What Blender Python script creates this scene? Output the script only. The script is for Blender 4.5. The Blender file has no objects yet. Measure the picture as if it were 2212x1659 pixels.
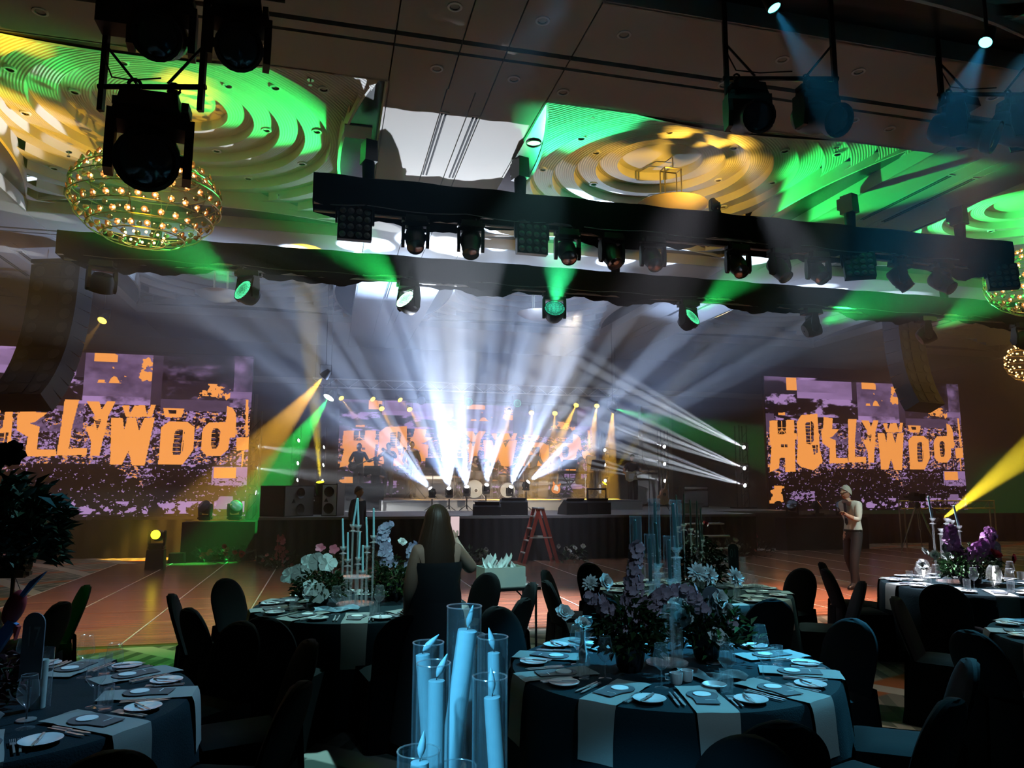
import bpy, math, random
import numpy as np
from mathutils import Vector, Matrix, Euler
PI=math.pi
SC=bpy.context.scene
COL=SC.collection
R=math.radians
random.seed(7)

# ---------------------------------------------------------------- camera, world, exposure
cd=bpy.data.cameras.new('camera'); cam=bpy.data.objects.new('camera',cd); COL.objects.link(cam); SC.camera=cam
cd.sensor_width=36; cd.lens=1600/2212*36; cd.clip_end=100; cd.clip_start=.05
cam.location=(0,0,1.75)
cam.rotation_euler=(Matrix.Rotation(R(-13.9),3,'Z')@Matrix.Rotation(R(90+7.83),3,'X')@Matrix.Rotation(R(0.15),3,'Z')).to_euler()
W=bpy.data.worlds.new('world'); SC.world=W; W.use_nodes=True
W.node_tree.nodes['Background'].inputs[0].default_value=(.40,.40,.34,1)
W.node_tree.nodes['Background'].inputs[1].default_value=0.04
vs=SC.view_settings; vs.view_transform='Standard'; vs.look='None'; vs.exposure=0.0; vs.gamma=1.0; vs.use_curve_mapping=False
cy=SC.cycles
cy.use_denoising=True; cy.max_bounces=5; cy.diffuse_bounces=2; cy.glossy_bounces=2; cy.transmission_bounces=4
cy.volume_bounces=0; cy.transparent_max_bounces=14; cy.caustics_reflective=False; cy.caustics_refractive=False
cy.sample_clamp_indirect=4.0; cy.use_adaptive_sampling=True; cy.adaptive_threshold=0.03

# ---------------------------------------------------------------- added washes and fills without fixtures, over tables, floor, band and walker
def spot(name,p,t,energy,col,ang,blend=.3,size=.05,nodes=None):
    l=bpy.data.lights.new(name,'SPOT'); l.energy=energy; l.color=col; l.spot_size=R(ang); l.spot_blend=blend; l.shadow_soft_size=size
    o=bpy.data.objects.new(name,l); COL.objects.link(o); o.location=p
    o.rotation_euler=(Vector(t)-Vector(p)).to_track_quat('-Z','Y').to_euler()
    if nodes: nodes(l)
    return o
def gobo(scale,lo=.45,hi=.6,detail=1.0,seed=0.):
    def f(l):
        l.use_nodes=True; nt=l.node_tree; em=[n for n in nt.nodes if n.type=='EMISSION'][0]
        tc=nt.nodes.new('ShaderNodeTexCoord'); no=nt.nodes.new('ShaderNodeTexNoise'); no.noise_dimensions='4D'
        no.inputs['W'].default_value=seed; no.inputs['Scale'].default_value=scale; no.inputs['Detail'].default_value=detail
        mr=nt.nodes.new('ShaderNodeMapRange'); mr.inputs[1].default_value=lo; mr.inputs[2].default_value=hi
        nt.links.new(tc.outputs['Normal'],no.inputs['Vector']); nt.links.new(no.outputs[0],mr.inputs[0]); nt.links.new(mr.outputs[0],em.inputs['Strength'])
    return f
CY=(.12,.64,1.0)
spot('band_wash',(5.2,14.9,5.5),(5.0,24.3,1.6),6500,(1,.86,.66),48,1.,.1)
spot('stage_front_wash',(5,14.9,5.6),(4.6,18.4,1.2),1300,(.72,.80,1.),60,1.,.1)
spot('wash_front_table',(7.4,5.9,6.6),(2.5,4.0,.75),4600,CY,20,.5,.10)
spot('wash_left_table',(2.2,6.4,6.6),(-1.6,3.8,.75),1500,(.26,.62,1),21,.5,.10)
spot('wash_candles',(-1.7,-.5,4.0),(.33,1.8,1.2),1100,(.13,.60,1.0),17,.5,.08)
spot('wash_middle_table',(2.9,8.9,6.6),(.75,6.8,.75),2300,(.36,.85,.9),30,.5,.10)
spot('wash_right_table',(9.0,5.9,6.6),(5.6,4.0,.75),2200,(.18,.74,1),22,.5,.10)
spot('wash_rear_table',(7.2,8.6,6.6),(3.6,6.8,.75),1600,(.50,.95,.85),20,.5,.10)
spot('front_fill',(2.2,-1.6,6.5),(2.0,4.1,1.0),520,(.40,.75,1.),22,.7,.2)
spot('middle_fill',(1.0,.2,6.6),(1.0,7.1,1.0),1700,(.50,.85,.90),20,.7,.2)
spot('pin_right_table',(5.4,8.9,6.7),(6.6,6.5,.8),11000,(.78,.85,1),17,.4,.08)
spot('walker_fill',(10.2,5.6,6.7),(8.9,11.2,1.2),1700,(.86,1,.90),11,.8,.10)
spot('warm_floor_wash',(8.6,7.6,6.7),(7.4,10.1,0),9000,(1,.56,.40),34,1.,.3)
spot('pink_floor_wash',(4.9,8.2,6.7),(3.1,10.5,0),11000,(.92,.88,1.),30,1.,.2)
spot('left_floor_wash',(-1.0,7.8,6.7),(-2.2,11.4,0),1800,(1,.72,.46),46,1.,.3)
spot('green_floor_spill',(-.8,7.9,6.6),(-.6,11.2,0),900,(.1,1.,.3),30,1.,.2)
spot('right_carpet_wash',(6.6,3.0,6.6),(4.5,4.9,0),420,(1,.90,.78),26,.9,.3)
spot('left_floor_patch',(-3.2,3.2,6.7),(-1.9,8.75,0),1500,(.05,1.,.12),17,.12,.03)

# ---------------------------------------------------------------- materials
def mat(name,c,rough=.6,metal=0.,emit=None,es=1.,spec=.5,bump=None,noise=None,coat=0.):
    m=bpy.data.materials.new(name); m.use_nodes=True; nt=m.node_tree; b=nt.nodes['Principled BSDF']
    b.inputs['Base Color'].default_value=(*c,1); b.inputs['Roughness'].default_value=rough; b.inputs['Metallic'].default_value=metal
    b.inputs['Specular IOR Level'].default_value=spec; b.inputs['Coat Weight'].default_value=coat
    if emit: b.inputs['Emission Color'].default_value=(*emit,1); b.inputs['Emission Strength'].default_value=es
    if noise or bump:
        tc=nt.nodes.new('ShaderNodeTexCoord'); n=nt.nodes.new('ShaderNodeTexNoise'); n.inputs['Scale'].default_value=(noise or bump)[0]; n.inputs['Detail'].default_value=3
        nt.links.new(tc.outputs['Object'],n.inputs['Vector'])
    if noise:
        mx=nt.nodes.new('ShaderNodeMix'); mx.data_type='RGBA'; mx.inputs[6].default_value=(*c,1); mx.inputs[7].default_value=(*noise[1],1)
        nt.links.new(n.outputs[0],mx.inputs[0]); nt.links.new(mx.outputs[2],b.inputs['Base Color'])
    if bump:
        bp=nt.nodes.new('ShaderNodeBump'); bp.inputs['Strength'].default_value=bump[1]; bp.inputs['Distance'].default_value=.01
        nt.links.new(n.outputs[0],bp.inputs['Height']); nt.links.new(bp.outputs[0],b.inputs['Normal'])
    return m
def glow(name,c,s,tex=None):
    m=bpy.data.materials.new(name); m.use_nodes=True; nt=m.node_tree; nt.nodes.clear()
    o=nt.nodes.new('ShaderNodeOutputMaterial'); e=nt.nodes.new('ShaderNodeEmission'); e.inputs[0].default_value=(*c,1); e.inputs[1].default_value=s
    nt.links.new(e.outputs[0],o.inputs[0])
    if tex:      # a honeycomb of LED dots
        tc=nt.nodes.new('ShaderNodeTexCoord'); v=nt.nodes.new('ShaderNodeTexVoronoi'); v.inputs['Scale'].default_value=tex; v.inputs['Randomness'].default_value=.15
        mr=nt.nodes.new('ShaderNodeMapRange'); mr.inputs[1].default_value=.25; mr.inputs[2].default_value=.5; mr.inputs[3].default_value=s; mr.inputs[4].default_value=s*.15
        nt.links.new(tc.outputs['Object'],v.inputs['Vector']); nt.links.new(v.outputs['Distance'],mr.inputs[0]); nt.links.new(mr.outputs[0],e.inputs[1])
    m.cycles.emission_sampling='NONE'
    return m
def glass(name,c=(.9,.95,1.),refl=.12,rough=.02,dens=.0,body=.05):
    m=bpy.data.materials.new(name); m.use_nodes=True; nt=m.node_tree; nt.nodes.clear(); N=nt.nodes.new; L=nt.links.new
    o=N('ShaderNodeOutputMaterial'); t=N('ShaderNodeBsdfTransparent'); g=N('ShaderNodeBsdfGlossy'); d=N('ShaderNodeBsdfTranslucent'); d2=N('ShaderNodeBsdfDiffuse'); ad=N('ShaderNodeMixShader')
    t.inputs[0].default_value=(1-dens,1-dens,1-dens,1); g.inputs[0].default_value=(*c,1); g.inputs['Roughness'].default_value=rough; d.inputs[0].default_value=(*c,1); d2.inputs[0].default_value=(*c,1)
    L(d.outputs[0],ad.inputs[1]); L(d2.outputs[0],ad.inputs[2])
    lw=N('ShaderNodeLayerWeight'); lw.inputs[0].default_value=.35
    def mr(a,b):
        q=N('ShaderNodeMapRange'); q.interpolation_type='SMOOTHSTEP'; q.inputs[1].default_value=.48; q.inputs[3].default_value=a; q.inputs[4].default_value=b; L(lw.outputs['Facing'],q.inputs[0]); return q.outputs[0]
    m1=N('ShaderNodeMixShader'); m2=N('ShaderNodeMixShader'); L(mr(body*.35,min(.8,body*5)),m1.inputs[0]); L(t.outputs[0],m1.inputs[1]); L(ad.outputs[0],m1.inputs[2])
    L(mr(refl*.4,min(1,refl*4+.2)),m2.inputs[0]); L(m1.outputs[0],m2.inputs[1]); L(g.outputs[0],m2.inputs[2]); L(m2.outputs[0],o.inputs[0]); return m
BLK=mat('black_plastic',(.008,.008,.009),.45,spec=.35)
BLKM=mat('black_metal',(.02,.02,.022),.35,.6)
CHR=mat('chrome',(.8,.8,.82),.15,1.)
DRAPE=mat('black_drape',(.004,.0045,.006),.9,bump=(30,.3),spec=.08)
CHAIRM=mat('black_stretch_cloth',(.0022,.0023,.0028),.8,spec=.12,bump=(200,.1))
CLOTH=mat('dark_navy_tablecloth',(.004,.015,.020),.85,spec=.15,bump=(120,.2))
NAP=mat('taupe_linen',(.27,.27,.25),.85,bump=(220,.06))
CARD=mat('dark_grey_card',(.09,.09,.10),.6)
WHITE=mat('white_glaze',(.75,.76,.76),.25,coat=.3)
PAPER=mat('white_paper',(.75,.75,.73),.8)
STEEL=mat('polished_steel',(.78,.78,.79),.36,.9)
GOLD=mat('brass',(.65,.45,.16),.25,1.)
GLASS=glass('clear_glass',refl=.16,rough=.08,body=.085)
CRYS=glass('crystal',(1,1,1),.34,.14,0.,.36)
WAX=mat('pale_turquoise_wax',(.30,.62,.66),.45)
WAXW=mat('white_wax',(.62,.80,.84),.5,noise=(60,(.5,.72,.78)))
GREEN=mat('dark_green_leaf',(.010,.026,.009),.55,noise=(9,(.028,.055,.012)),spec=.3)
GREEN2=mat('fresh_green_leaf',(.05,.14,.035),.5)
MAUVE=mat('mauve_petal',(.30,.17,.20),.6,noise=(12,(.42,.28,.34)))
PLUM=mat('purple_petal',(.26,.07,.24),.55,noise=(12,(.46,.20,.44)))
CREAM=mat('white_petal',(.62,.64,.60),.6)
RED=mat('red_petal',(.50,.02,.03),.45)
PINKP=mat('pink_petal',(.45,.10,.14),.6)
SKIN=mat('skin',(.42,.26,.19),.6)

# ---------------------------------------------------------------- mesh helpers
class B:
    def __init__(s): s.v=[]; s.f=[]; s.mi=[]; s.k=0
    def _add(s,vs,fs):
        n=len(s.v); s.v+=[tuple(v) for v in vs]; s.f+=[tuple(i+n for i in f) for f in fs]; s.mi+=[s.k]*len(fs); return s
    def box(s,c,d,rot=None,top=None):
        x,y,z=[a/2 for a in d]; t=top if top is not None else (1,1)
        vs=[Vector((i*x*(t[0] if k>0 else 1),j*y*(t[1] if k>0 else 1),k*z)) for i in(-1,1) for j in(-1,1) for k in(-1,1)]
        if rot is not None: vs=[rot@v for v in vs]
        return s._add([v+Vector(c) for v in vs],[(0,1,3,2),(4,6,7,5),(0,4,5,1),(2,3,7,6),(0,2,6,4),(1,5,7,3)])
    def cyl(s,p0,p1,r0,r1=None,n=10,cap=True):
        p0=Vector(p0);p1=Vector(p1); r1=r0 if r1 is None else r1; q=(p1-p0).to_track_quat('Z','Y') if (p1-p0).length>1e-6 else Euler((0,0,0)).to_quaternion()
        vs=[p0+q@Vector((math.cos(2*PI*i/n)*r0,math.sin(2*PI*i/n)*r0,0)) for i in range(n)]+[p1+q@Vector((math.cos(2*PI*i/n)*r1,math.sin(2*PI*i/n)*r1,0)) for i in range(n)]
        fs=[(i,(i+1)%n,n+(i+1)%n,n+i) for i in range(n)]
        if cap: fs+=[tuple(range(n))[::-1],tuple(range(n,2*n))]
        return s._add(vs,fs)
    def lathe(s,prof,n=16,M=None,cap=False):
        vs=[];fs=[]
        for r,z in prof: vs+=[Vector((r*math.cos(2*PI*i/n),r*math.sin(2*PI*i/n),z)) for i in range(n)]
        for j in range(len(prof)-1): fs+=[(j*n+i,j*n+(i+1)%n,(j+1)*n+(i+1)%n,(j+1)*n+i) for i in range(n)]
        if cap: fs+=[tuple(range(n))[::-1],tuple(range((len(prof)-1)*n,len(prof)*n))]
        if M is not None: vs=[M@v for v in vs]
        return s._add(vs,fs)
    def tube(s,pts,r,n=6,closed=False):
        pts=[Vector(p) for p in pts]; m=len(pts); rr=r if hasattr(r,'__len__') else [r]*m; vs=[];fs=[]
        up=Vector((0,0,1)); 
        for i,p in enumerate(pts):
            a=pts[(i-1)%m] if (closed or i>0) else p; b=pts[(i+1)%m] if (closed or i<m-1) else p
            d=(b-a).normalized(); x=d.cross(up)
            if x.length<.05: x=d.cross(Vector((1,0,0)))
            x.normalize(); y=x.cross(d)
            vs+=[p+(x*math.cos(2*PI*k/n)+y*math.sin(2*PI*k/n))*rr[i] for k in range(n)]
        for i in range(m if closed else m-1):
            j=(i+1)%m; fs+=[(i*n+k,i*n+(k+1)%n,j*n+(k+1)%n,j*n+k) for k in range(n)]
        if not closed: fs+=[tuple(range(n))[::-1],tuple(range((m-1)*n,m*n))]
        return s._add(vs,fs)
    def ball(s,c,r,n=10,m=6,sc=(1,1,1),M=None):
        pr=[(math.sin(PI*j/m),-math.cos(PI*j/m)) for j in range(m+1)]; vs=[];fs=[]
        for a,z in pr: vs+=[Vector((a*math.cos(2*PI*i/n)*r*sc[0],a*math.sin(2*PI*i/n)*r*sc[1],z*r*sc[2])) for i in range(n)]
        for j in range(m): fs+=[(j*n+i,j*n+(i+1)%n,(j+1)*n+(i+1)%n,(j+1)*n+i) for i in range(n)]
        if M is not None: vs=[M@v for v in vs]
        return s._add([v+Vector(c) for v in vs],fs)
    def prism(s,poly,z0,z1,M=None):
        n=len(poly); vs=[Vector((x,y,z0)) for x,y in poly]+[Vector((x,y,z1)) for x,y in poly]
        if M is not None: vs=[M@v for v in vs]
        return s._add(vs,[tuple(range(n))[::-1],tuple(range(n,2*n))]+[(i,(i+1)%n,n+(i+1)%n,n+i) for i in range(n)])
    def grid(s,fn,nu,nv,cu=False):
        vs=[Vector(fn(i/nu,j/nv)) for j in range(nv+1) for i in range(nu+1)]
        return s._add(vs,[(j*(nu+1)+i,j*(nu+1)+i+1,(j+1)*(nu+1)+i+1,(j+1)*(nu+1)+i) for j in range(nv) for i in range(nu)])
    def mesh(s,name,m,smooth=False,ang=38):
        me=bpy.data.meshes.new(name); me.from_pydata(s.v,[],s.f)
        for x in (m if isinstance(m,(list,tuple)) else [m]): me.materials.append(x)
        if any(s.mi): me.polygons.foreach_set('material_index',s.mi)
        if smooth:
            me.polygons.foreach_set('use_smooth',[True]*len(me.polygons)); me.set_sharp_from_angle(angle=R(ang))
        me.update(); return me
    def o(s,name,m,parent=None,smooth=False,**k):
        return inst(name,s.mesh(name,m,smooth),parent,**k)
def inst(name,me,parent=None,loc=None,rot=None,sc=None,M=None,label=None,cat=None,group=None,kind=None):
    o=bpy.data.objects.new(name,me); COL.objects.link(o)
    if parent is not None: o.parent=parent
    if M is not None: o.matrix_local=M if parent is None else M
    if loc is not None: o.location=loc
    if rot is not None: o.rotation_euler=rot
    if sc is not None: o.scale=sc if hasattr(sc,'__len__') else (sc,sc,sc)
    return tag(o,label,cat,group,kind)
def tag(o,label=None,cat=None,group=None,kind=None):
    if label: o['label']=label
    if cat: o['category']=cat
    if group: o['group']=group
    if kind: o['kind']=kind
    return o
def E(name,loc,label,cat,group=None,rz=0.,rot=None):
    o=bpy.data.objects.new(name,None); COL.objects.link(o); o.location=loc; o.rotation_euler=rot if rot is not None else (0,0,rz); o.empty_display_size=.1
    return tag(o,label,cat,group)
def kids(root):
    out={}
    for o in COL.objects:
        if o.parent is not None: out.setdefault(o.parent.name,[]).append(o)
    return out
def tree(o):      # a snapshot of the thing and its parts, for copying
    K=kids(o); return (o,[tree_(c,K) for c in K.get(o.name,[])])
def tree_(o,K): return (o,[tree_(c,K) for c in K.get(o.name,[])])
def copy_tree(t,parent=None):
    c=t[0].copy(); COL.objects.link(c)
    if parent is not None: c.parent=parent
    for k in t[1]: copy_tree(k,c)
    return c
def dup(t,loc,rz=0.,label=None,group=None,rot=None,sc=None):
    c=copy_tree(t); c.location=loc; c.rotation_euler=rot if rot is not None else (0,0,rz)
    if sc: c.scale=(sc,sc,sc) if not hasattr(sc,'__len__') else sc
    if label: c['label']=label
    if group: c['group']=group
    return c
class Proto:      # builds the first one, copies the rest
    def __init__(s,fn): s.fn=fn; s.t=None
    def __call__(s,loc,rz=0.,label=None,group=None,rot=None,sc=None):
        if s.t is None:
            r=s.fn(); s.t=tree(r); r.location=loc; r.rotation_euler=rot if rot is not None else (0,0,rz)
            if sc: r.scale=(sc,sc,sc) if not hasattr(sc,'__len__') else sc
            if label: r['label']=label
            if group: r['group']=group
            return r
        return dup(s.t,loc,rz,label,group,rot,sc)
def struct(o): o['kind']='structure'; return o
ORD=['first','second','third','fourth','fifth','sixth','seventh','eighth','ninth','tenth','eleventh','twelfth','thirteenth','fourteenth','fifteenth','sixteenth']
# ================================================================ THE SETTING
# --- carpet with sweeping bands and rings
def carpet_mat():
    m=bpy.data.materials.new('patterned_carpet'); m.use_nodes=True; nt=m.node_tree; b=nt.nodes['Principled BSDF']; b.inputs['Roughness'].default_value=.95; b.inputs['Specular IOR Level'].default_value=.1
    L=nt.links.new; N=nt.nodes.new
    tc=N('ShaderNodeTexCoord'); mp=N('ShaderNodeMapping'); L(tc.outputs['Object'],mp.inputs[0])
    def wave(kind,sc,dist,rot,lo,hi):
        q=N('ShaderNodeMapping'); q.inputs['Rotation'].default_value=(0,0,rot); L(tc.outputs['Object'],q.inputs[0])
        w=N('ShaderNodeTexWave'); w.wave_type=kind; w.inputs['Scale'].default_value=sc*.45; w.inputs['Distortion'].default_value=dist; w.inputs['Detail'].default_value=.6; w.inputs['Detail Scale'].default_value=.35
        L(q.outputs[0],w.inputs[0]); r=N('ShaderNodeMapRange'); r.inputs[1].default_value=lo; r.inputs[2].default_value=hi; L(w.outputs[1],r.inputs[0]); return r.outputs[0]
    def mask(sc,lo,hi,seed):
        n=N('ShaderNodeTexNoise'); n.noise_dimensions='4D'; n.inputs['W'].default_value=seed; n.inputs['Scale'].default_value=sc; n.inputs['Detail'].default_value=0; L(tc.outputs['Object'],n.inputs[0])
        r=N('ShaderNodeMapRange'); r.inputs[1].default_value=lo; r.inputs[2].default_value=hi; L(n.outputs[0],r.inputs[0]); return r.outputs[0]
    def mix(f,a,c):
        x=N('ShaderNodeMix'); x.data_type='RGBA'; L(f,x.inputs[0])
        if isinstance(a,tuple): x.inputs[6].default_value=(*a,1)
        else: L(a,x.inputs[6])
        if isinstance(c,tuple): x.inputs[7].default_value=(*c,1)
        else: L(c,x.inputs[7])
        return x.outputs[2]
    base=mix(mask(.9,.45,.5,1.),(.20,.185,.155),(.33,.31,.26))
    fine=mix(wave('BANDS',3.2,5.,.4,.55,.62),base,(.12,.125,.105))
    rings=mix(wave('RINGS',1.3,2.5,.0,.62,.70),fine,(.10,.125,.105))
    a=mix(mask(.6,.42,.55,4.),rings,fine)
    red=mix(wave('BANDS',.42,9.,1.2,.93,.96),a,(.42,.13,.05))
    cream=mix(wave('BANDS',.55,8.,-.7,.90,.93),red,(.50,.47,.40))
    L(cream,b.inputs['Base Color']); return m
struct(B().box((6.5,12,-.1),(41,33,.2)).o('floor',carpet_mat()))

# --- dance floor: separate laid panels with bright aluminium joints
def wood_mat():
    m=bpy.data.materials.new('dance_floor_wood'); m.use_nodes=True; nt=m.node_tree; b=nt.nodes['Principled BSDF']; b.inputs['Roughness'].default_value=.24
    L=nt.links.new; N=nt.nodes.new; tc=N('ShaderNodeTexCoord'); mp=N('ShaderNodeMapping'); mp.inputs['Scale'].default_value=(.35,7,1); L(tc.outputs['Object'],mp.inputs[0])
    gi=N('ShaderNodeObjectInfo'); ad=N('ShaderNodeVectorMath'); L(mp.outputs[0],ad.inputs[0]); L(gi.outputs['Location'],ad.inputs[1])
    n=N('ShaderNodeTexNoise'); n.inputs['Scale'].default_value=2.2; n.inputs['Detail'].default_value=5; L(ad.outputs[0],n.inputs[0])
    r=N('ShaderNodeValToRGB'); r.color_ramp.elements[0].color=(.17,.065,.038,1); r.color_ramp.elements[1].color=(.36,.16,.095,1); r.color_ramp.elements[0].position=.3; r.color_ramp.elements[1].position=.7
    L(n.outputs[0],r.inputs[0]); L(r.outputs[0],b.inputs['Base Color'])
    bp=N('ShaderNodeBump'); bp.inputs['Strength'].default_value=.06; L(n.outputs[0],bp.inputs['Height']); L(bp.outputs[0],b.inputs['Normal']); return m
WOOD=wood_mat()
DX0,DY0,DP=-4.4,9.25,1.144
NX,NY=18,8
df=struct(B().box((DX0+NX*DP/2,DY0+NY*DP/2-.15,.006),(NX*DP,NY*DP-.3+.3,.012)).o('floor_dance',mat('dance_floor_edge',(.42,.38,.32),.4,.6)))
pm=B().box((0,0,0),(DP-.02,DP-.012,.02),top=(.996,.996)).mesh('panel',WOOD)
for i in range(NX):
    for j in range(NY):
        inst('panel',pm,df,loc=(DX0+(i+.5)*DP,DY0-.15+(j+.5)*DP,.018))
AL=mat('aluminium_joint',(.80,.78,.74),.5,.35)
sm=B().box((0,0,0),(.018,NY*DP,.018)).mesh('joint_strip',AL)
for i in range(NX+1): inst('joint_strip',sm,df,loc=(DX0+i*DP,DY0-.15+NY*DP/2,.0225))

# --- walls
WALLM=mat('dark_wall_panel',(.075,.068,.058),.85,bump=(40,.2))
struct(B().box((6.5,28.6,3.6),(41,.3,7.2)).o('wall_back',WALLM))
struct(B().box((-14,12,3.6),(.3,33,7.2)).o('wall_left',WALLM))
struct(B().box((27,12,3.6),(.3,33,7.2)).o('wall_right',WALLM))
struct(B().box((6.5,-4.5,3.6),(41,.3,7.2)).o('wall_front',WALLM))
TAN=mat('beige_panelling',(.34,.29,.22),.8)
for k,(x,w) in enumerate(((13.15,1.2),(-3.2,1.0),(20.5,1.2),(-8.5,1.2))):
    t=struct(B().box((x,28.38,2.55),(w,.16,5.0)).o('trim_pilaster',TAN)); 
    for s in (-1,1): B().box((x+s*(w/2+.09),28.41,2.5),(.1,.09,5.1)).o('moulding',TAN,t)
struct(B().box((6.5,28.38,5.6),(40,.2,.22)).o('trim_cornice',TAN))

# --- ceiling: soffit panels between deep ringed coffers
HC=7.0; PIT=8.63
CX_=[6.0-9.0-PIT,-2.98,5.98,14.7,23.3]; CXE=[(-14.0,-8.6),(-5.85,.6),(2.75,9.2),(11.55,17.9),(20.1,26.6)]
CYE=[(-1.6,4.8),(9.2,15.63),(17.85,24.25)]
CYE[0]=(.57,7.0)
SOF=mat('ceiling_plaster',(.42,.40,.36),.8)
SOFT=mat('coffer_plaster',(.60,.59,.54),.75)
def ribbed():
    m=mat('ribbed_coffer_plaster',(.60,.59,.54),.7); nt=m.node_tree; b=nt.nodes['Principled BSDF']; L=nt.links.new; N=nt.nodes.new
    tc=N('ShaderNodeTexCoord'); sx=N('ShaderNodeSeparateXYZ'); L(tc.outputs['Object'],sx.inputs[0])
    cx=N('ShaderNodeCombineXYZ'); L(sx.outputs[0],cx.inputs[0]); L(sx.outputs[1],cx.inputs[1])
    ln=N('ShaderNodeVectorMath'); ln.operation='LENGTH'; L(cx.outputs[0],ln.inputs[0])
    mu=N('ShaderNodeMath'); mu.operation='MULTIPLY'; mu.inputs[1].default_value=2*PI/.042; L(ln.outputs['Value'],mu.inputs[0])
    si=N('ShaderNodeMath'); si.operation='SINE'; L(mu.outputs[0],si.inputs[0])
    bp=N('ShaderNodeBump'); bp.inputs['Strength'].default_value=.35; bp.inputs['Distance'].default_value=.008; L(si.outputs[0],bp.inputs['Height']); L(bp.outputs[0],b.inputs['Normal']); return m
RIB=ribbed(); DARKP=mat('dark_mirror_panel',(.03,.035,.035),.22,.0,spec=.7)
ceil=struct(B().box((6.5,12,8.6),(41,33,.2)).o('ceiling',SOF))
def slab(name,x0,x1,y0,y1,m=SOF,z0=HC,z1=HC+.1,parent=ceil): return B().box(((x0+x1)/2,(y0+y1)/2,(z0+z1)/2),(x1-x0,y1-y0,z1-z0)).o(name,m,parent)
DK=mat('ceiling_void',(.01,.01,.01),.9)
rows=[(-4.3,.57)]+[(CYE[i][1],CYE[i+1][0] if i<2 else 28.4) for i in range(3)]
for (y0,y1) in rows:                                      # cross beams with a double shadow gap
    c=(y0+y1)/2; xs=[-13.8,-7.2,-5.85,.6,1.39,1.95,2.75,9.2,11.55,14.7,17.9,20.1,26.8]
    ys=[y0,c-.03,c+.06,c+.23,c+.29,y1] if y1-y0<3 else [y0,(y0+y1)/2,(y0+y1)/2+.01,y1]
    for a,b_ in zip(ys[::2],ys[1::2]):
        for p,q in zip(xs[:-1],xs[1:]): slab('ceiling_panel',p+.008,q-.008,a,b_)
    slab('ceiling_void_board',-13.8,26.8,y0,y1,DK,HC+.12,HC+.14)
for (y0,y1) in CYE:                                       # beams running towards the stage
    for x0,x1 in ((-8.6,-5.85),(.6,2.75),(9.2,11.55),(17.9,20.1)):
        xs=[x0,x0+(x1-x0)*.36,x0+(x1-x0)*.54,x0+(x1-x0)*.63,x1]
        for p,q in zip(xs[:-1],xs[1:]):
            for a,b_ in ((y0,(y0+y1)/2-.006),((y0+y1)/2+.006,y1)): slab('ceiling_panel',p+.008,q-.008,a,b_)
        slab('ceiling_void_board',x0,x1,y0,y1,DK,HC+.12,HC+.14)
        w=x1-x0
        for f in (.375,.585):                             # pairs of linear air slots
            for dx in (0,.055): B().box((x0+w*f+dx,y0+1.75,HC-.004),(.026,2.15,.012)).o('air_slot',DK,ceil)
            B().box((x0+w*f+.03,y0+.63,HC-.006),(.13,.03,.014)).o('air_slot_end',SOFT,ceil)
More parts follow.
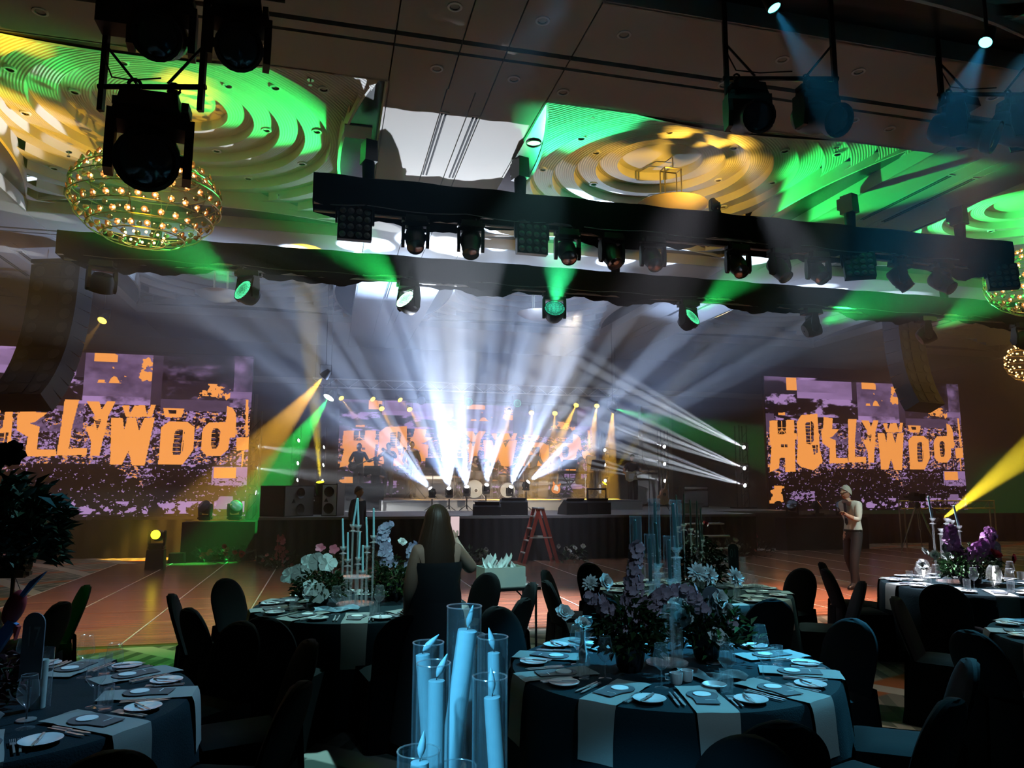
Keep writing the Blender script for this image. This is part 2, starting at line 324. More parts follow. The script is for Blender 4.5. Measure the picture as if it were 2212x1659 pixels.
def coffer(cx,cy,hx,hy,detail):
    NT=96 if detail else 48
    bound=[]; sag=.62
    def edge(t):      # pincushion outline: arcs bowing inwards through the four corners
        c,s=math.cos(t),math.sin(t); r=1e9
        for (h,l,a,b_) in ((hx,hy,c,s),(hy,hx,s,c)):
            if abs(a)<1e-6: continue
            lo,hi=0.,1e3; sg=1
            # solve |r*a| = h - sag*(1-(r*b/l)^2)
            A=sag*(b_/l)**2; Bq=-abs(a); Cq=h-sag
            if A<1e-9: rr=Cq/-Bq
            else:
                D=Bq*Bq-4*A*Cq
                if D<0: continue
                rr=(-Bq-math.sqrt(D))/(2*A)
            if rr>0: r=min(r,rr)
        return min(r,math.hypot(hx,hy))
    ths=sorted(set([2*PI*i/NT for i in range(NT)]+[math.atan2(sy*hy,sx*hx)%(2*PI) for sx in(-1,1) for sy in(-1,1)]))
    ed=[edge(t) for t in ths]; n=len(ths)
    radii=[0,.80,1.22,1.64,2.06,2.48,2.90,3.32,3.74,4.16,4.62]
    top=HC+1.0
    def z_(k): return top-.092*k
    for k in range(10):
        r0,r1=radii[k],radii[k+1]; b=B(); vs=[];fs=[]
        zi=z_(k); zo=z_(k)-(.0 if k==0 else -.035)        # tread dips slightly, then a riser drops to the next ring
        cols=[]
        for t,e in zip(ths,ed):
            a,c=min(r0,e),min(r1,e); f=(c-r0)/(r1-r0) if c>r0 else 0
            base=len(vs); cs,sn=math.cos(t),math.sin(t)
            vs+=[(a*cs,a*sn,zi-.03),(c*cs,c*sn,zi-.03+.075*f),(c*cs,c*sn,z_(k+1)-.03)]
            cols.append((base,c-a>1e-4,c<r1-1e-4))
        for i in range(n):
            p,q=cols[i],cols[(i+1)%n]
            if p[1] or q[1]:
                fs.append((p[0],p[0]+1,q[0]+1,q[0]))
                if not(p[2] or q[2]): fs.append((p[0]+1,p[0]+2,q[0]+2,q[0]+1))
        b._add(vs,fs); b.o('coffer_ring',SOFT if k in(0,) else RIB,ceil,smooth=True,loc=(cx,cy,0))
    # fascia strip round the outline, dark panel out to the beams, vertical beam sides
    LZ=HC+.24; b=B(); vs=[];fs=[]
    for t,e in zip(ths,ed):
        k=max(i for i in range(10) if radii[i]<=e+1e-6); cs,sn=math.cos(t),math.sin(t)
        vs+=[(e*cs,e*sn,z_(k)+.06),(e*cs,e*sn,LZ-.02),((e+.05)*cs,(e+.05)*sn,LZ-.02)]
    for i in range(n):
        j=(i+1)%n; fs+=[(3*i,3*i+1,3*j+1,3*j),(3*i+1,3*i+2,3*j+2,3*j+1)]
    b._add(vs,fs).o('coffer_trim',SOFT,ceil,loc=(cx,cy,0))
    for ax in (0,1,2,3):
        b=B(); vs=[];fs=[];m=16
        for i in range(m+1):
            u=-1+2*i/m
            if ax%2==0: s=1 if ax==0 else -1; inner=(s*(hx-sag*(1-u*u)),u*hy); outer=(s*hx,u*hy)
            else: s=1 if ax==1 else -1; inner=(u*hx,s*(hy-sag*(1-u*u))); outer=(u*hx,s*hy)
            vs+=[(*inner,LZ),(*outer,LZ)]
        b._add(vs,[(2*i,2*i+1,2*i+3,2*i+2) for i in range(m)]).o('coffer_panel',DARKP,ceil,loc=(cx,cy,0))
    for sx in (-1,1): slab('beam_side',cx+sx*hx-.02,cx+sx*hx+.02,cy-hy,cy+hy,SOF,HC,HC+.5)
    for sy in (-1,1): slab('beam_side',cx-hx,cx+hx,cy+sy*hy-.02,cy+sy*hy+.02,SOF,HC,HC+.5)
    if detail:
        for k,(rr,nn) in enumerate(((1.43,6),(2.27,10),(3.11,14),(3.6,16))):
            for i in range(nn):
                t=2*PI*(i+.5*k)/nn+.2
                x,y=rr*math.cos(t),rr*math.sin(t)
                if abs(x)>hx-.75 or abs(y)>hy-.75: continue
                kk=max(i for i in range(10) if radii[i]<=rr); z=z_(kk)-.03+.02
                o=inst('downlight',DLM,ceil,loc=(cx+x,cy+y,z)); inst('lamp_hole',DLH,o)
        for sx,sy in ((-1.9,1.2),(2.2,-2.2),(-2.2,-2.3),(1.5,2.3),(.3,-2.6)):
            inst('sprinkler',SPK,ceil,loc=(cx+sx,cy+sy,HC+.45))
DLM=B().lathe([(.085,.03),(.085,-.012),(.06,-.016),(.05,.01)],14).mesh('downlight',WHITE,True)
DLH=B().lathe([(.051,-.008),(.05,.03),(.001,.03)],12).mesh('lamp_hole',DK)
SPK=B().cyl((0,0,0),(0,0,-.08),.012,n=6).lathe([(.03,-.08),(.03,-.09),(.001,-.09)],8).cyl((0,0,0),(0,0,-.015),.05,n=10).mesh('sprinkler',CHR)
for i,(x0,x1) in enumerate(CXE):
    for j,(y0,y1) in enumerate(CYE):
        if (i==0 and j==0): continue
        coffer((x0+x1)/2,(y0+y1)/2,(x1-x0)/2,(y1-y0)/2,i in(1,2,3) and j==1)
for x,y in ((1.19,7.48),(2.2,7.48),(2.18,8.75),(1.17,8.75),(1.63,12.52),(5.3,7.5),(7.9,8.7),(-3.3,8.7),(7.2,8.6),(2.9,8.9),(5.4,8.9),(4.9,8.2),(-1.0,7.8),(8.6,7.6),(3.2,7.5),(6.4,7.5)):  # some rings are added only to sit above the fixtureless washes
    o=inst('downlight',DLM,ceil,loc=(x,y,HC+.002)); inst('lamp_hole',DLH,o)
B().box((0,0,0),(.42,.42,.02)).o('speaker_grille',SOF,ceil,loc=(.28,11.2,7.228)); B().lathe([(.001,0),(.11,0),(.12,-.02),(.13,0)],18).o('downlight_ring',CHR,ceil,loc=(3.05,10.9,7.23))
# ================================================================ HAZE (real scattering haze; the light beams show in it)
def haze(name,x0,x1,y0,y1,z0,z1,d,an,label):
    m=bpy.data.materials.new(name); m.use_nodes=True; nt=m.node_tree; nt.nodes.clear()
    o=nt.nodes.new('ShaderNodeOutputMaterial'); v=nt.nodes.new('ShaderNodeVolumeScatter'); v.inputs['Density'].default_value=d; v.inputs['Anisotropy'].default_value=an; v.inputs['Color'].default_value=(.95,.97,1,1)
    nt.links.new(v.outputs[0],o.inputs['Volume'])
    return tag(B().box(((x0+x1)/2,(y0+y1)/2,(z0+z1)/2),(x1-x0,y1-y0,z1-z0)).o(name,m),label,'haze',kind='stuff')
haze('stage_haze',-13.8,26.8,11.35,28.4,.03,6.96,.036,.35,'bluish smoke haze hanging over the stage and dance floor')
haze('ceiling_haze',-13.8,26.8,2.5,11.34,3.2,6.96,.003,.2,'thin haze under the near ceiling')

# ================================================================ LIGHT FIXTURES
# meshes shared by all moving heads; origin at the clamp, hanging down -z
def sg(pts): return pts
MH_base=B().box((0,0,-.06),(.34,.26,.10),top=(.92,.9)).box((0,0,-.012),(.30,.05,.024)).box((-.19,0,-.06),(.04,.12,.05)).box((.19,0,-.06),(.04,.12,.05)).mesh('base',BLK)
MH_clamp=B().box((0,0,.03),(.05,.05,.06)).tube([(math.cos(t)*.035,0,.075+math.sin(t)*.035) for t in np.linspace(-.9,4.1,10)],.011,5).mesh('clamp',BLKM)
def yoke_mesh(s=1.):
    b=B(); b.box((0,0,-.135),(.40*s,.12,.05))
    for k in (-1,1):
        b.prism([(-.05,-.14),(.05,-.14),(.075,-.30),(.055,-.46),(0,-.49),(-.055,-.46),(-.075,-.30)],k*.185*s-.025,k*.185*s+.025,Matrix(((0,0,1,0),(1,0,0,0),(0,1,0,0),(0,0,0,1))))
    return b.mesh('yoke',BLK)
MH_yoke=yoke_mesh()
MH_head=B().lathe([(.02,-.25),(.12,-.24),(.15,-.19),(.155,-.02),(.14,.06),(.125,.16),(.13,.20),(.118,.205),(.11,.18)],18).box((0,0,-.1),(.325,.06,.10)).mesh('head',BLK,True)
WH_head=B().lathe([(.02,-.17),(.13,-.16),(.17,-.08),(.185,.04),(.19,.10),(.175,.105)],20).box((0,0,-.04),(.385,.06,.08)).mesh('head',BLK,True)
BH_head=B().lathe([(.03,-.32),(.13,-.30),(.17,-.22),(.17,.0),(.15,.05),(.145,.24),(.17,.27),(.172,.36),(.15,.365),(.14,.33)],20).box((0,0,-.08),(.38,.07,.14)).mesh('head',BLK,True)
def lensmesh(r,z,m,dome=.02): return B().lathe([(r,z),(r*.7,z+dome*.7),(.001,z+dome)],18).mesh('lens',m,True)
LOFF=mat('unlit_lens',(.03,.035,.045),.08,coat=.6,spec=.8)
LG=glow('green_led_lens',(.10,1.,.42),2.2,38); LGW=glow('green_white_lens',(.45,1.,.62),9,30); LTEAL=glow('teal_led_lens',(.06,.85,.50),1.5,42)
LWH=glow('white_beam_lens',(.85,.93,1.),25); LYE=glow('amber_lens',(1.,.62,.06),6); LYB=glow('yellow_lens',(1.,.82,.02),5); LCY=glow('cyan_lens',(.10,.95,.9),8)
_LM={}
def moving_head(loc,aim,label,group,kind='spot',lens=None,flip=False,clamp=True,name='moving_head',sc=1.):
    """aim: world point the head looks at"""
    r=E(name,loc,label,'stage light',group)
    inv=-1 if flip else 1
    F=Matrix.Scale(sc,4)@(Matrix.Rotation(PI,4,'X') if flip else Matrix.Identity(4))
    bb=inst('base',MH_base,r); bb.matrix_local=F
    if clamp and not flip:
        for s in (-1,1): c=inst('clamp',MH_clamp,r); c.matrix_local=F@Matrix.Translation((s*.11,0,0))
    d=Vector(aim)-(Vector(loc)+Vector((0,0,-.37*inv*sc))); pan=math.atan2(d.x,d.y)
    yk=inst('yoke',MH_yoke if kind!='big' else BYK,r); yk.matrix_local=F@Matrix.Rotation(-pan*inv if not flip else pan,4,'Z')
    hm={'spot':MH_head,'wash':WH_head,'big':BH_head}[kind]
    h=inst('head',hm,r); q=d.to_track_quat('Z','Y')
    q=Matrix.Rotation(-pan,4,'Z')@Matrix.Rotation(-(PI/2-math.atan2(d.z,math.hypot(d.x,d.y))),4,'X')
    h.matrix_local=Matrix.Translation((0,0,-.37*inv*sc))@q@Matrix.Scale(sc,4)
    key=(kind,lens.name if lens else '')
    if key not in _LM: _LM[key]=lensmesh({'spot':.118,'wash':.176,'big':.14}[kind],{'spot':.20,'wash':.10,'big':.335}[kind],lens or LOFF)
    inst('lens',_LM[key],h)
    r['_dir']=tuple(d.normalized())
    del r['_dir']
    return r,Vector(loc)+Vector((0,0,-.37*inv*sc)),d.normalized()
BYK=B().box((0,0,-.15),(.46,.2,.12),top=(.85,.8)).prism([(-.09,-.14),(.09,-.14),(.10,-.34),(.07,-.50),(-.07,-.50),(-.10,-.34)],.185,.235,Matrix(((0,0,1,0),(1,0,0,0),(0,1,0,0),(0,0,0,1)))).prism([(-.09,-.14),(.09,-.14),(.10,-.34),(.07,-.50),(-.07,-.50),(-.10,-.34)],-.235,-.185,Matrix(((0,0,1,0),(1,0,0,0),(0,1,0,0),(0,0,0,1)))).mesh('yoke',BLK)
def beam(p,d,energy,col,ang,off=.24,blend=.25,size=.03,nodes=None,name='lamp_beam'):
    q=p+d*off; return spot(name,q,q+d*5,energy,col,ang,blend,size,nodes)

# --- trusses wrapped in black cloth
def draped_truss(y,zt,zb,x0,x1,label,ends,seed,dep=.46):
    rnd=random.Random(seed); L=x1-x0; r=E('draped_truss',(x0,y,zb),label,'truss'); h=zt-zb
    n=int(L/.11); ph=[rnd.uniform(0,6) for _ in range(8)]
    def low(u): 
        x=u*L; v=.075*math.sin(x*1.9+ph[0])+.035*math.sin(x*4.3+ph[1])+.022*math.sin(x*9.7+ph[2])+.012*math.sin(x*23+ph[3])
        return -.02+v-.05*(math.sin(x*.83+ph[4])>.75)
    def wob(u,k): x=u*L; return .018*math.sin(x*5.1+ph[5]+k)+.01*math.sin(x*13+ph[6]+k*2)
    prof=[(-.5,0,1),(-.5,.35,0),(-.5,.7,0),(-.49,.97,0),(-.4,1.,0),(.4,1.,0),(.49,.97,0),(.5,.7,0),(.5,.35,0),(.5,0,1)]
    def fn(u,v):
        i=v*(len(prof)-1); k=min(int(i),len(prof)-2); f=i-k; a,b=prof[k],prof[k+1]
        py=a[0]+(b[0]-a[0])*f; pz=a[1]+(b[1]-a[1])*f; ww=a[2]+(b[2]-a[2])*f
        return (u*L,py*dep+wob(u,k)*(1 if abs(py)>.45 else .3),pz*h+low(u)*ww+wob(u,k+3)*.3*(pz>.9))
    b=B().grid(fn,n,len(prof)-1)
    for e in (0,1): b._add([fn(e,j/9) for j in range(10)],[tuple(range(10))])
    b.o('drape',DRAPE,r,smooth=True)
    for sy in (-1,1):
        for z in (.06,h-.05): B().cyl((.02,sy*.17,z),(L-.02,sy*.17,z),.025,n=8).o('truss_chord',AL,r)
    for k in range(3 if L>12 else 2):          # loose cables sagging along the bottom
        xs=np.linspace(L*(.02+.31*k),L*(.28+.31*k),14)
        B().tube([(x,-dep*.53,.06-.05*abs(math.sin(x*2.1+ph[0]))) for x in xs],.008,5).o('cable',mat('grey_cable',(.12,.12,.13),.5),r)
    return r
T1Y,T2Y=11.0,14.3
draped_truss(T1Y,6.33,5.82,-.35,12.35,'nearer black-draped truss, hung with moving heads and blinder panels',None,3)
draped_truss(T2Y,6.20,5.72,-4.75,17.5,'farther black draped truss carrying the green wash lights',None,9)

# --- chain hoists with slings down to the trusses
def hoist_fn():
    r=E('chain_hoist',(0,0,0),'x','hoist')
    B().box((0,0,.16),(.20,.26,.34),top=(.9,.9)).box((0,.16,.2),(.14,.08,.2)).o('motor_body',BLKM,r)
    B().lathe([(.09,-.30),(.10,-.02),(.085,0)],10).o('chain_bag',DRAPE,r,smooth=True)
    B().cyl((0,0,.33),(0,0,.36),.012,n=6).o('chain',CHR,r)
    B().tube([(0,0,-.01),(.03,0,-.05),(.03,0,-.09),(0,0,-.12),(-.03,0,-.09)],.010,6).o('hook',CHR,r)
    for s in(-1,1): B().tube([(0,0,-.11),(s*.16,0,-.46)],.022,6).o('sling',DRAPE,r)
    return r
hoist=Proto(hoist_fn)
for x,l in ((.45,'chain hoist above the left end of the near draped truss'),(2.85,'chain hoist between the first two ceiling coffers'),(9.0,'chain hoist in front of the right edge of the middle coffer'),(11.4,'chain hoist above the right end of the near draped truss')):
    hoist((x,T1Y,6.65),.3,l,'hoists over the near truss')
for x,l in ((-3.2,'left chain hoist above the farther truss'),(5.8,'middle chain hoist above the farther truss'),(14.2,'right chain hoist above the farther truss')):
    hoist((x,T2Y,6.52),.1,l,'hoists over the farther truss')

# --- sixteen-cell blinders
BLC=B().lathe([(.048,.0),(.045,.012),(.001,.03)],12).mesh('lens',mat('grey_blinder_lens',(.10,.12,.13),.3,coat=.3),True)
def blinder(loc,yaw,tilt,label):
    r=E('blinder_panel',loc,label,'stage light','blinder panels on the near truss',rot=(tilt,0,yaw))
    B().box((0,.05,-.26),(.50,.12,.50)).o('housing',BLKM,r); B().box((0,.04,.0),(.06,.04,.06)).o('hook',BLK,r)
    for s_ in (-1,1): B().box((s_*.27,.05,-.13),(.03,.05,.26)).o('bracket_arm',BLK,r)
    MR=Matrix.Rotation(PI/2,4,'X')
    for i in range(4):
        for j in range(4):
            o=inst('lens',BLC,r); o.matrix_local=Matrix.Translation((-.18+.12*i,-.012,-.08-.12*j))@MR
blinder((.27,T1Y-.2,5.86),.02,0,'blinder panel at the far left end of the near truss')
blinder((3.0,T1Y-.2,5.86),.02,-.0,'blinder panel between the second and third moving heads')
blinder((8.95,T1Y-.2,5.84),-.5,-.35,'tilted blinder panel right of centre, sixteen round cells')
blinder((12.05,T1Y-.2,5.88),-.5,-.25,'tilted blinder panel at the far right end of the near truss')
# --- near truss heads (dark, aimed at the stage / floor)
for i,(x,ax,ay,az) in enumerate(((1.17,.8,6,0),(2.02,1.6,8,0),(3.58,2.8,5,0),(4.33,4.8,7,0),(5.05,4.1,5,0),(6.6,5.5,5,0),(7.4,8.6,7,0),(8.15,7.0,5,0),(9.85,13.,9,0),(10.75,12.8,5,0))):
    moving_head((x,T1Y-.17,5.79),(ax,ay,az),'dark moving head on the near truss, %s from its left end'%ORD[i],'unlit moving heads on the near truss')
# --- far truss wash heads, green
GR=(.03,1.,.16)
for i,(x,tx,ty,tz,ln,en,an) in enumerate(((-4.0,-5,16,1.5,None,0,0),(-1.55,-5.2,10.6,7.2,LG,1700,40),(1.42,-1.6,11.6,7.6,LGW,2400,40),(4.38,3.6,10.2,7.6,LTEAL,3200,34),(7.38,9.3,10.6,7.6,LG,2300,36),(10.4,15.5,12.6,7.8,LGW,4200,44),(13.45,17,12.,7.8,LG,3000,42),(16.2,16,18,2,None,0,0))):
    lab=['unlit wash head near the left end of the farther truss','green wash head turned left, above the left screen','blazing white-green wash head on the farther truss','teal LED wash head facing the room, above centre stage','teal-green wash head right of centre stage','green wash head with its beam going up to the right','dim green wash head above the right screen','unlit wash head at the right end of the farther truss'][i]
    r,p,d=moving_head((x,T2Y-.17,5.69),(tx,ty,tz),lab,'wash heads on the farther truss','wash',ln,name='wash_head',sc=1.15)
    if en: beam(p,d,en,GR if ln is not LTEAL else (.04,.95,.30),an,.16,.5,.08)
# the lamp faces turn to the room: a dim glow on the haze around the two hot ones
# --- goal-post hangers from the ceiling with heads
def hanger(loc,rz,w,h,label):
    r=E('lighting_hanger',loc,label,'light bracket','hanging light brackets',rz)
    for s in (-1,1):
        B().box((s*w/2,0,h/2-.12),(.05,.05,h+.24)).o('upright',BLKM,r)
        B().cyl((s*w/2,0,.42),(s*(w/2-.32),0,.03),.014,n=6).o('brace',BLKM,r)
    B().cyl((-w/2-.04,0,0),(w/2+.04,0,0),.026,n=8).o('crossbar',BLKM,r)
    B().tube([(-w/2,-.03,.3),(-w/2+.10,-.03,.08),(-w*.2,-.03,.05),(w*.1,-.03,.07)],.008,5).o('cable',BLK,r)
hanger((-1.72,7.12,5.445),-.24,.93,1.43,'black bracket over the left coffer holding the big head, with a control box')
tag(B().box((0,0,0),(.34,.24,.42)).o('control_box',BLKM,loc=(-2.03,7.07,6.15)),'black control box strapped on the left light bracket','box')
r,p,d=moving_head((-1.70,7.12,5.33),(-1.4,5.6,4.0),'huge black moving head hanging in front of the left chandelier',None,'big',None,sc=1.55)
rl=E('light_rail',(-1.32,7.12,6.52),'short black pipe at the top edge carrying a pair of heads','pipe')
B().cyl((-.75,0,0),(.75,0,0),.026,n=8).o('pipe',BLKM,rl)
for s_ in (-.7,.7): B().cyl((s_,0,0),(s_,0,.48),.014,n=6).o('drop_rod',BLKM,rl)
moving_head((-1.66,7.12,6.42),(-1.4,4.5,4.4),'black moving head at the top edge, left of its pair','pair of heads at the upper left','big',None,sc=1.25)
moving_head((-.98,7.12,6.42),(-.6,4.5,4.4),'black moving head at the top edge, right of its pair','pair of heads at the upper left','big',None,sc=1.25)
hanger((4.8,6.84,6.30),-.24,1.22,1.0,'black bracket holding two moving heads over the dark beam')
moving_head((4.42,6.93,6.22),(4.0,5.0,4.9),'moving head of the right-hand bracket, tilted down to the left','pair of heads on the right bracket','big',None,sc=1.05)
moving_head((5.18,6.75,6.22),(5.3,4.6,4.6),'moving head of the right-hand bracket, nearer the centre beam',"pair of heads on the right bracket",'big',None,sc=1.05)
hanger((7.65,6.84,6.50),-.24,1.1,.85,'black bracket at the upper right corner holding two moving heads')
moving_head((7.30,6.92,6.42),(8.6,5.2,4.9),'moving head at the upper right corner under the cyan beam','pair of heads in the upper right corner','big',None,sc=1.1)
moving_head((8.0,6.75,6.42),(9.3,5.6,5.0),'last moving head at the right picture edge','pair of heads in the upper right corner','big',None,sc=1.1)
# cyan spots in the dark recess
for x,y,z,tx,ty,tz,l in ((7.02,6.2,6.74,6.30,6.0,5.73,'small cyan spotlight in the upper right recess'),(4.28,6.2,6.71,4.50,6.0,5.98,'small cyan spotlight at the top edge')):
    r=E('spotlight',(x,y,z+.12),l,'stage light','cyan spotlights in the dark recess')
    d=(Vector((tx,ty,tz))-Vector((x,y,z))).normalized(); q=d.to_track_quat('Z','Y').to_matrix().to_4x4()
    h=B().lathe([(.02,-.16),(.06,-.15),(.07,.0),(.075,.08),(.068,.085)],14).o('can',BLK,r,smooth=True); h.matrix_local=Matrix.Translation((0,0,-.12))@q
    inst('lens',lensmesh(.068,.075,LCY),h); B().cyl((0,0,-.1),(0,0,.55),.02,n=6).o('stem',BLK,r)
    beam(Vector((x,y,z)),d,4200,(.05,.55,1.),19,.1,.3,.03)

# ================================================================ STAGE
STB=mat('stage_black_skirt',(.004,.0045,.007),.85,bump=(25,.4)); STT=mat('stage_deck',(.16,.15,.15),.55); RIS=mat('riser_grey',(.30,.28,.25),.7)
st=E('stage',(0,0,0),'long black skirted stage with a grey deck','stage')
B().box((4.6,22.6,1.03),(12.0,11.1,.06)).o('deck',STT,st)
B().box((11.9,23.7,1.03),(2.56,8.9,.06)).o('wing_deck',STT,st)
b=B().grid(lambda u,v:(-1.4+12.0*u,17.04+.02*math.sin(u*330),1.0*v),330,1); b.grid(lambda u,v:(-1.41+.015*math.sin(u*200),17.05+11*u,1.0*v),150,1); b.o('skirt',STB,st,smooth=True)
B().box((11.9,19.26,.5),(2.56,.04,1.0)).o('wing_skirt',STB,st)
t=E('riser',(0,0,1.06),'low grey band riser on the stage','riser')
for k in range(3): B().box((2.75+2.55*k+.0,23.35,.255),(2.53,5.3,.05)).o('riser_deck',STT,t)
B().box((5.3,20.72,.115),(7.65,.03,.23)).o('riser_front',RIS,t); 
B().box((1.50,23.35,.115),(.03,5.3,.23)).box((9.10,23.35,.115),(.03,5.3,.23)).o('riser_side',RIS,t)
E_=struct; 
for (x0,x1,y,l) in ((-12.5,-1.6,19.9,'left'),(13.3,24.5,20.0,'right')):
    w=x1-x0; tag(B().grid(lambda u,v:(x0+w*u,y+.035*math.sin(u*w*16),.9*v+.01),int(w*40),1).o('floor_drape',DRAPE,smooth=True),'long black drape standing under the %s screen'%l,'drape')
tag(B().box((.95,22.3,1.42),(1.3,.9,.70)).box((.95,22.3,1.79),(1.36,.96,.05)).o('cloth_covered_case',STB),'black cloth-covered case on the stage left of the riser','case')

# --- LED screens: each pixel block of the wall is a small quad coloured by the picture it shows
def canvas(Wd,Hd):
    rs=np.random.RandomState(5)
    X,Y=np.meshgrid((np.arange(Wd)+.5)/Wd*1510,(np.arange(Hd)+.5)/Hd*1000)      # picture space, y down
    def noise(sc,oct=4,seed=0,ax=1.,per=.5):
        r=np.random.RandomState(seed); out=0;a=1;tot=0
        for o in range(oct):
            g=r.rand(64,64); xx=X/sc*ax; yy=Y/sc; xi=np.floor(xx).astype(int); yi=np.floor(yy).astype(int); fx=xx-xi; fy=yy-yi; fx=fx*fx*(3-2*fx); fy=fy*fy*(3-2*fy)
            G=lambda i,j:g[j%64,i%64]
            out=out+a*((G(xi,yi)*(1-fx)+G(xi+1,yi)*fx)*(1-fy)+(G(xi,yi+1)*(1-fx)+G(xi+1,yi+1)*fx)*fy); tot+=a; a*=per; sc=sc/2.03
        return out/tot
    lil=np.array([.66,.52,.74]); orr=np.array([1.,.64,.32]); dk=np.array([.045,.035,.05])
    def lerp(t): t=np.clip(t,0,1)[...,None]; return dk*(1-t)+lil*t
    def ss(a,b,x): t=np.clip((x-a)/(b-a),0,1); return t*t*(3-2*t)
    n=noise(170,6,1,.7,.6); C=lerp(ss(.38,.66,n))
    mid=(Y>330); sp=noise(12,3,2,.75,.8); C[mid]=lerp(ss(.45,.60,sp))[mid]
    C[(mid)&(sp>.60)&(noise(60,2,3)>.52)]=orr*.95
    def rect(x0,y0,x1,y1): return (X>=x0)&(X<x1)&(Y>=y0)&(Y<y1)
    def put(m,c): C[m]=c[m] if c.shape==C.shape else c
    n2=noise(110,6,8,.6,.62)
    put(rect(0,0,240,330),lerp(.12+.5*ss(.4,.75,n2)))
    put(rect(0,130,690,330),lerp(ss(.50,.62,noise(60,6,12,.6,.6))))
    put(rect(235,18,650,160),lerp(.55+.5*n2)); put(rect(235,110,650,160),lerp(.85+.3*(noise(60,2,9,.2)-.5)))
    put(rect(650,20,690,170),lerp(.2+0*n2)); put(rect(160,5,235,100),orr); 
    put(rect(690,18,1010,280),lerp(.62+.75*(noise(100,6,21,.8,.6)-.5))); 
    q=noise(110,5,31,1,.55); put(rect(690,18,1010,200)&(q>.60),orr); put(rect(730,18,840,70)&(noise(50,2,32)>.35),orr)
    put(rect(1010,20,1060,330),lerp(.15+.3*n2)); 
    put(rect(1060,20,1415,170),lerp(ss(.35,.85,n2)*.75)); put(rect(1060,170,1415,300),lerp(.15+.7*ss(.4,.7,noise(75,6,41,.6,.62)))); put(rect(1240,185,1400,300)&(noise(60,5,42,1,.6)>.57),orr)
    put(rect(1415,20,1510,230),lerp(.45+.5*(noise(80,5,43,1,.6)-.5)*2)); put(rect(1400,230,1510,270),lerp(.7+.4*(noise(30,2,44,.2)-.5)))
    put(rect(0,280,60,420),lerp(.45+0*n2)); put(rect(430,330,700,500)&(noise(50,3,51)>.42),lerp(.55+.5*(sp-.5)))
    put(rect(1060,290,1400,360),lerp(.3+.3*n2)); put(rect(380,300,640,345),dk)
    low=noise(150,4,61,.8); m=(Y>690)&(low+ (Y-690)/900>.455); put(m,dk*.6)
    put((Y>690)&(sp>.72)&m,lerp(.9+0*n2)); put(rect(1330,700,1520,815)&(sp>.35),lil*.9); put(rect(1340,705,1450,770),orr); put(rect(1350,880,1440,960)&(noise(40,3,71)>.4),lil*.8)
    put(rect(0,820,110,950)&(noise(60,3,72,1.)>.45),orr*.95); put(rect(160,860,330,930)&(sp>.5),lil*.9); put(rect(560,910,1500,985)&(noise(30,3,73)>.62),lil)
    def poly(P):
        P=[((x-183-.03*(y-48))*.984,y-48-.035*(x-183)) for x,y in P]; ins=np.zeros(X.shape,bool)
        for (x0,y0),(x1,y1) in zip(P,P[1:]+P[:1]):
            if y0==y1: continue
            c=((Y>=min(y0,y1))&(Y<max(y0,y1)))&(X<(x1-x0)*(Y-y0)/(y1-y0)+x0); ins^=c
        return ins
    under=C.copy()
    def letter(o,holes=(),lat=()):
        C[poly(o)]=orr
        for h in holes:
            m=poly(h); C[m]=under[m]*.5
            xs=[p[0] for p in h]; ys=[p[1] for p in h]; cx=(min(xs)+max(xs))/2-183
            g=m&((np.abs((Y-min(ys)+48+.035*(X-0))%26)<3.2)|(np.abs(X-cx+.03*(Y))<3)); C[g]=orr
    letter([(1085,415),(1120,415),(1125,470),(1145,415),(1195,412),(1210,470),(1225,412),(1248,412),(1235,485),(1110,485)])
    letter([(1285,430),(1390,435),(1380,490),(1300,488)],[[(1310,440),(1360,440),(1350,470),(1320,470)]])
    letter([(218,385),(278,385),(278,488),(340,488),(340,382),(400,380),(402,480),(420,485),(420,530),(405,530),(405,770),(330,772),(330,665),(290,665),(285,740),(215,770),(232,570),(220,565)],[[(300,560),(350,560),(350,590),(300,590)],])
    letter([(283,325),(335,325),(335,345),(283,345)]); g=poly([(278,385),(340,385),(340,488),(278,488)]); C[g]=dk
    for (a,b_) in (((309,388),(309,486)),((280,440),(340,440)),((309,450),(285,485)),((309,450),(335,485)),((280,465),(340,465))):
        dx,dy=b_[0]-a[0],b_[1]-a[1]; L=math.hypot(dx,dy); nx,ny=-dy/L*2.6,dx/L*2.6; C[poly([(a[0]+nx,a[1]+ny),(b_[0]+nx,b_[1]+ny),(b_[0]-nx,b_[1]-ny),(a[0]-nx,a[1]-ny)])]=orr
    letter([(455,345),(580,335),(582,430),(590,600),(610,700),(540,765),(445,735),(415,700),(425,560),(422,400)],[[(485,410),(500,395),(535,395),(550,415),(545,540),(520,570),(490,560)],[(532,575),(575,570),(575,630),(545,648)]])
    letter([(625,360),(695,372),(688,455),(740,458),(690,510),(665,520),(712,540),(712,675),(800,675),(805,715),(660,715),(665,600),(610,560),(605,470),(620,440)])
    letter([(812,378),(880,378),(862,540),(858,670),(945,672),(945,712),(805,712),(810,540)])
    letter([(915,390),(975,390),(990,440),(1010,390),(1052,390),(1025,480),(1020,560),(1012,620),(1005,718),(960,715),(960,640),(925,545),(960,540),(965,480)],[[(962,500),(1000,500),(980,560)]])
    letter([(1040,490),(1095,490),(1108,560),(1118,490),(1158,490),(1180,570),(1200,490),(1250,490),(1225,780),(1165,780),(1140,690),(1115,775),(1060,770)])
    letter([(1320,515),(1410,515),(1450,550),(1455,690),(1410,780),(1290,775),(1285,550)],[[(1365,565),(1395,565),(1403,580),(1403,700),(1390,720),(1360,720),(1352,700),(1355,580)]])
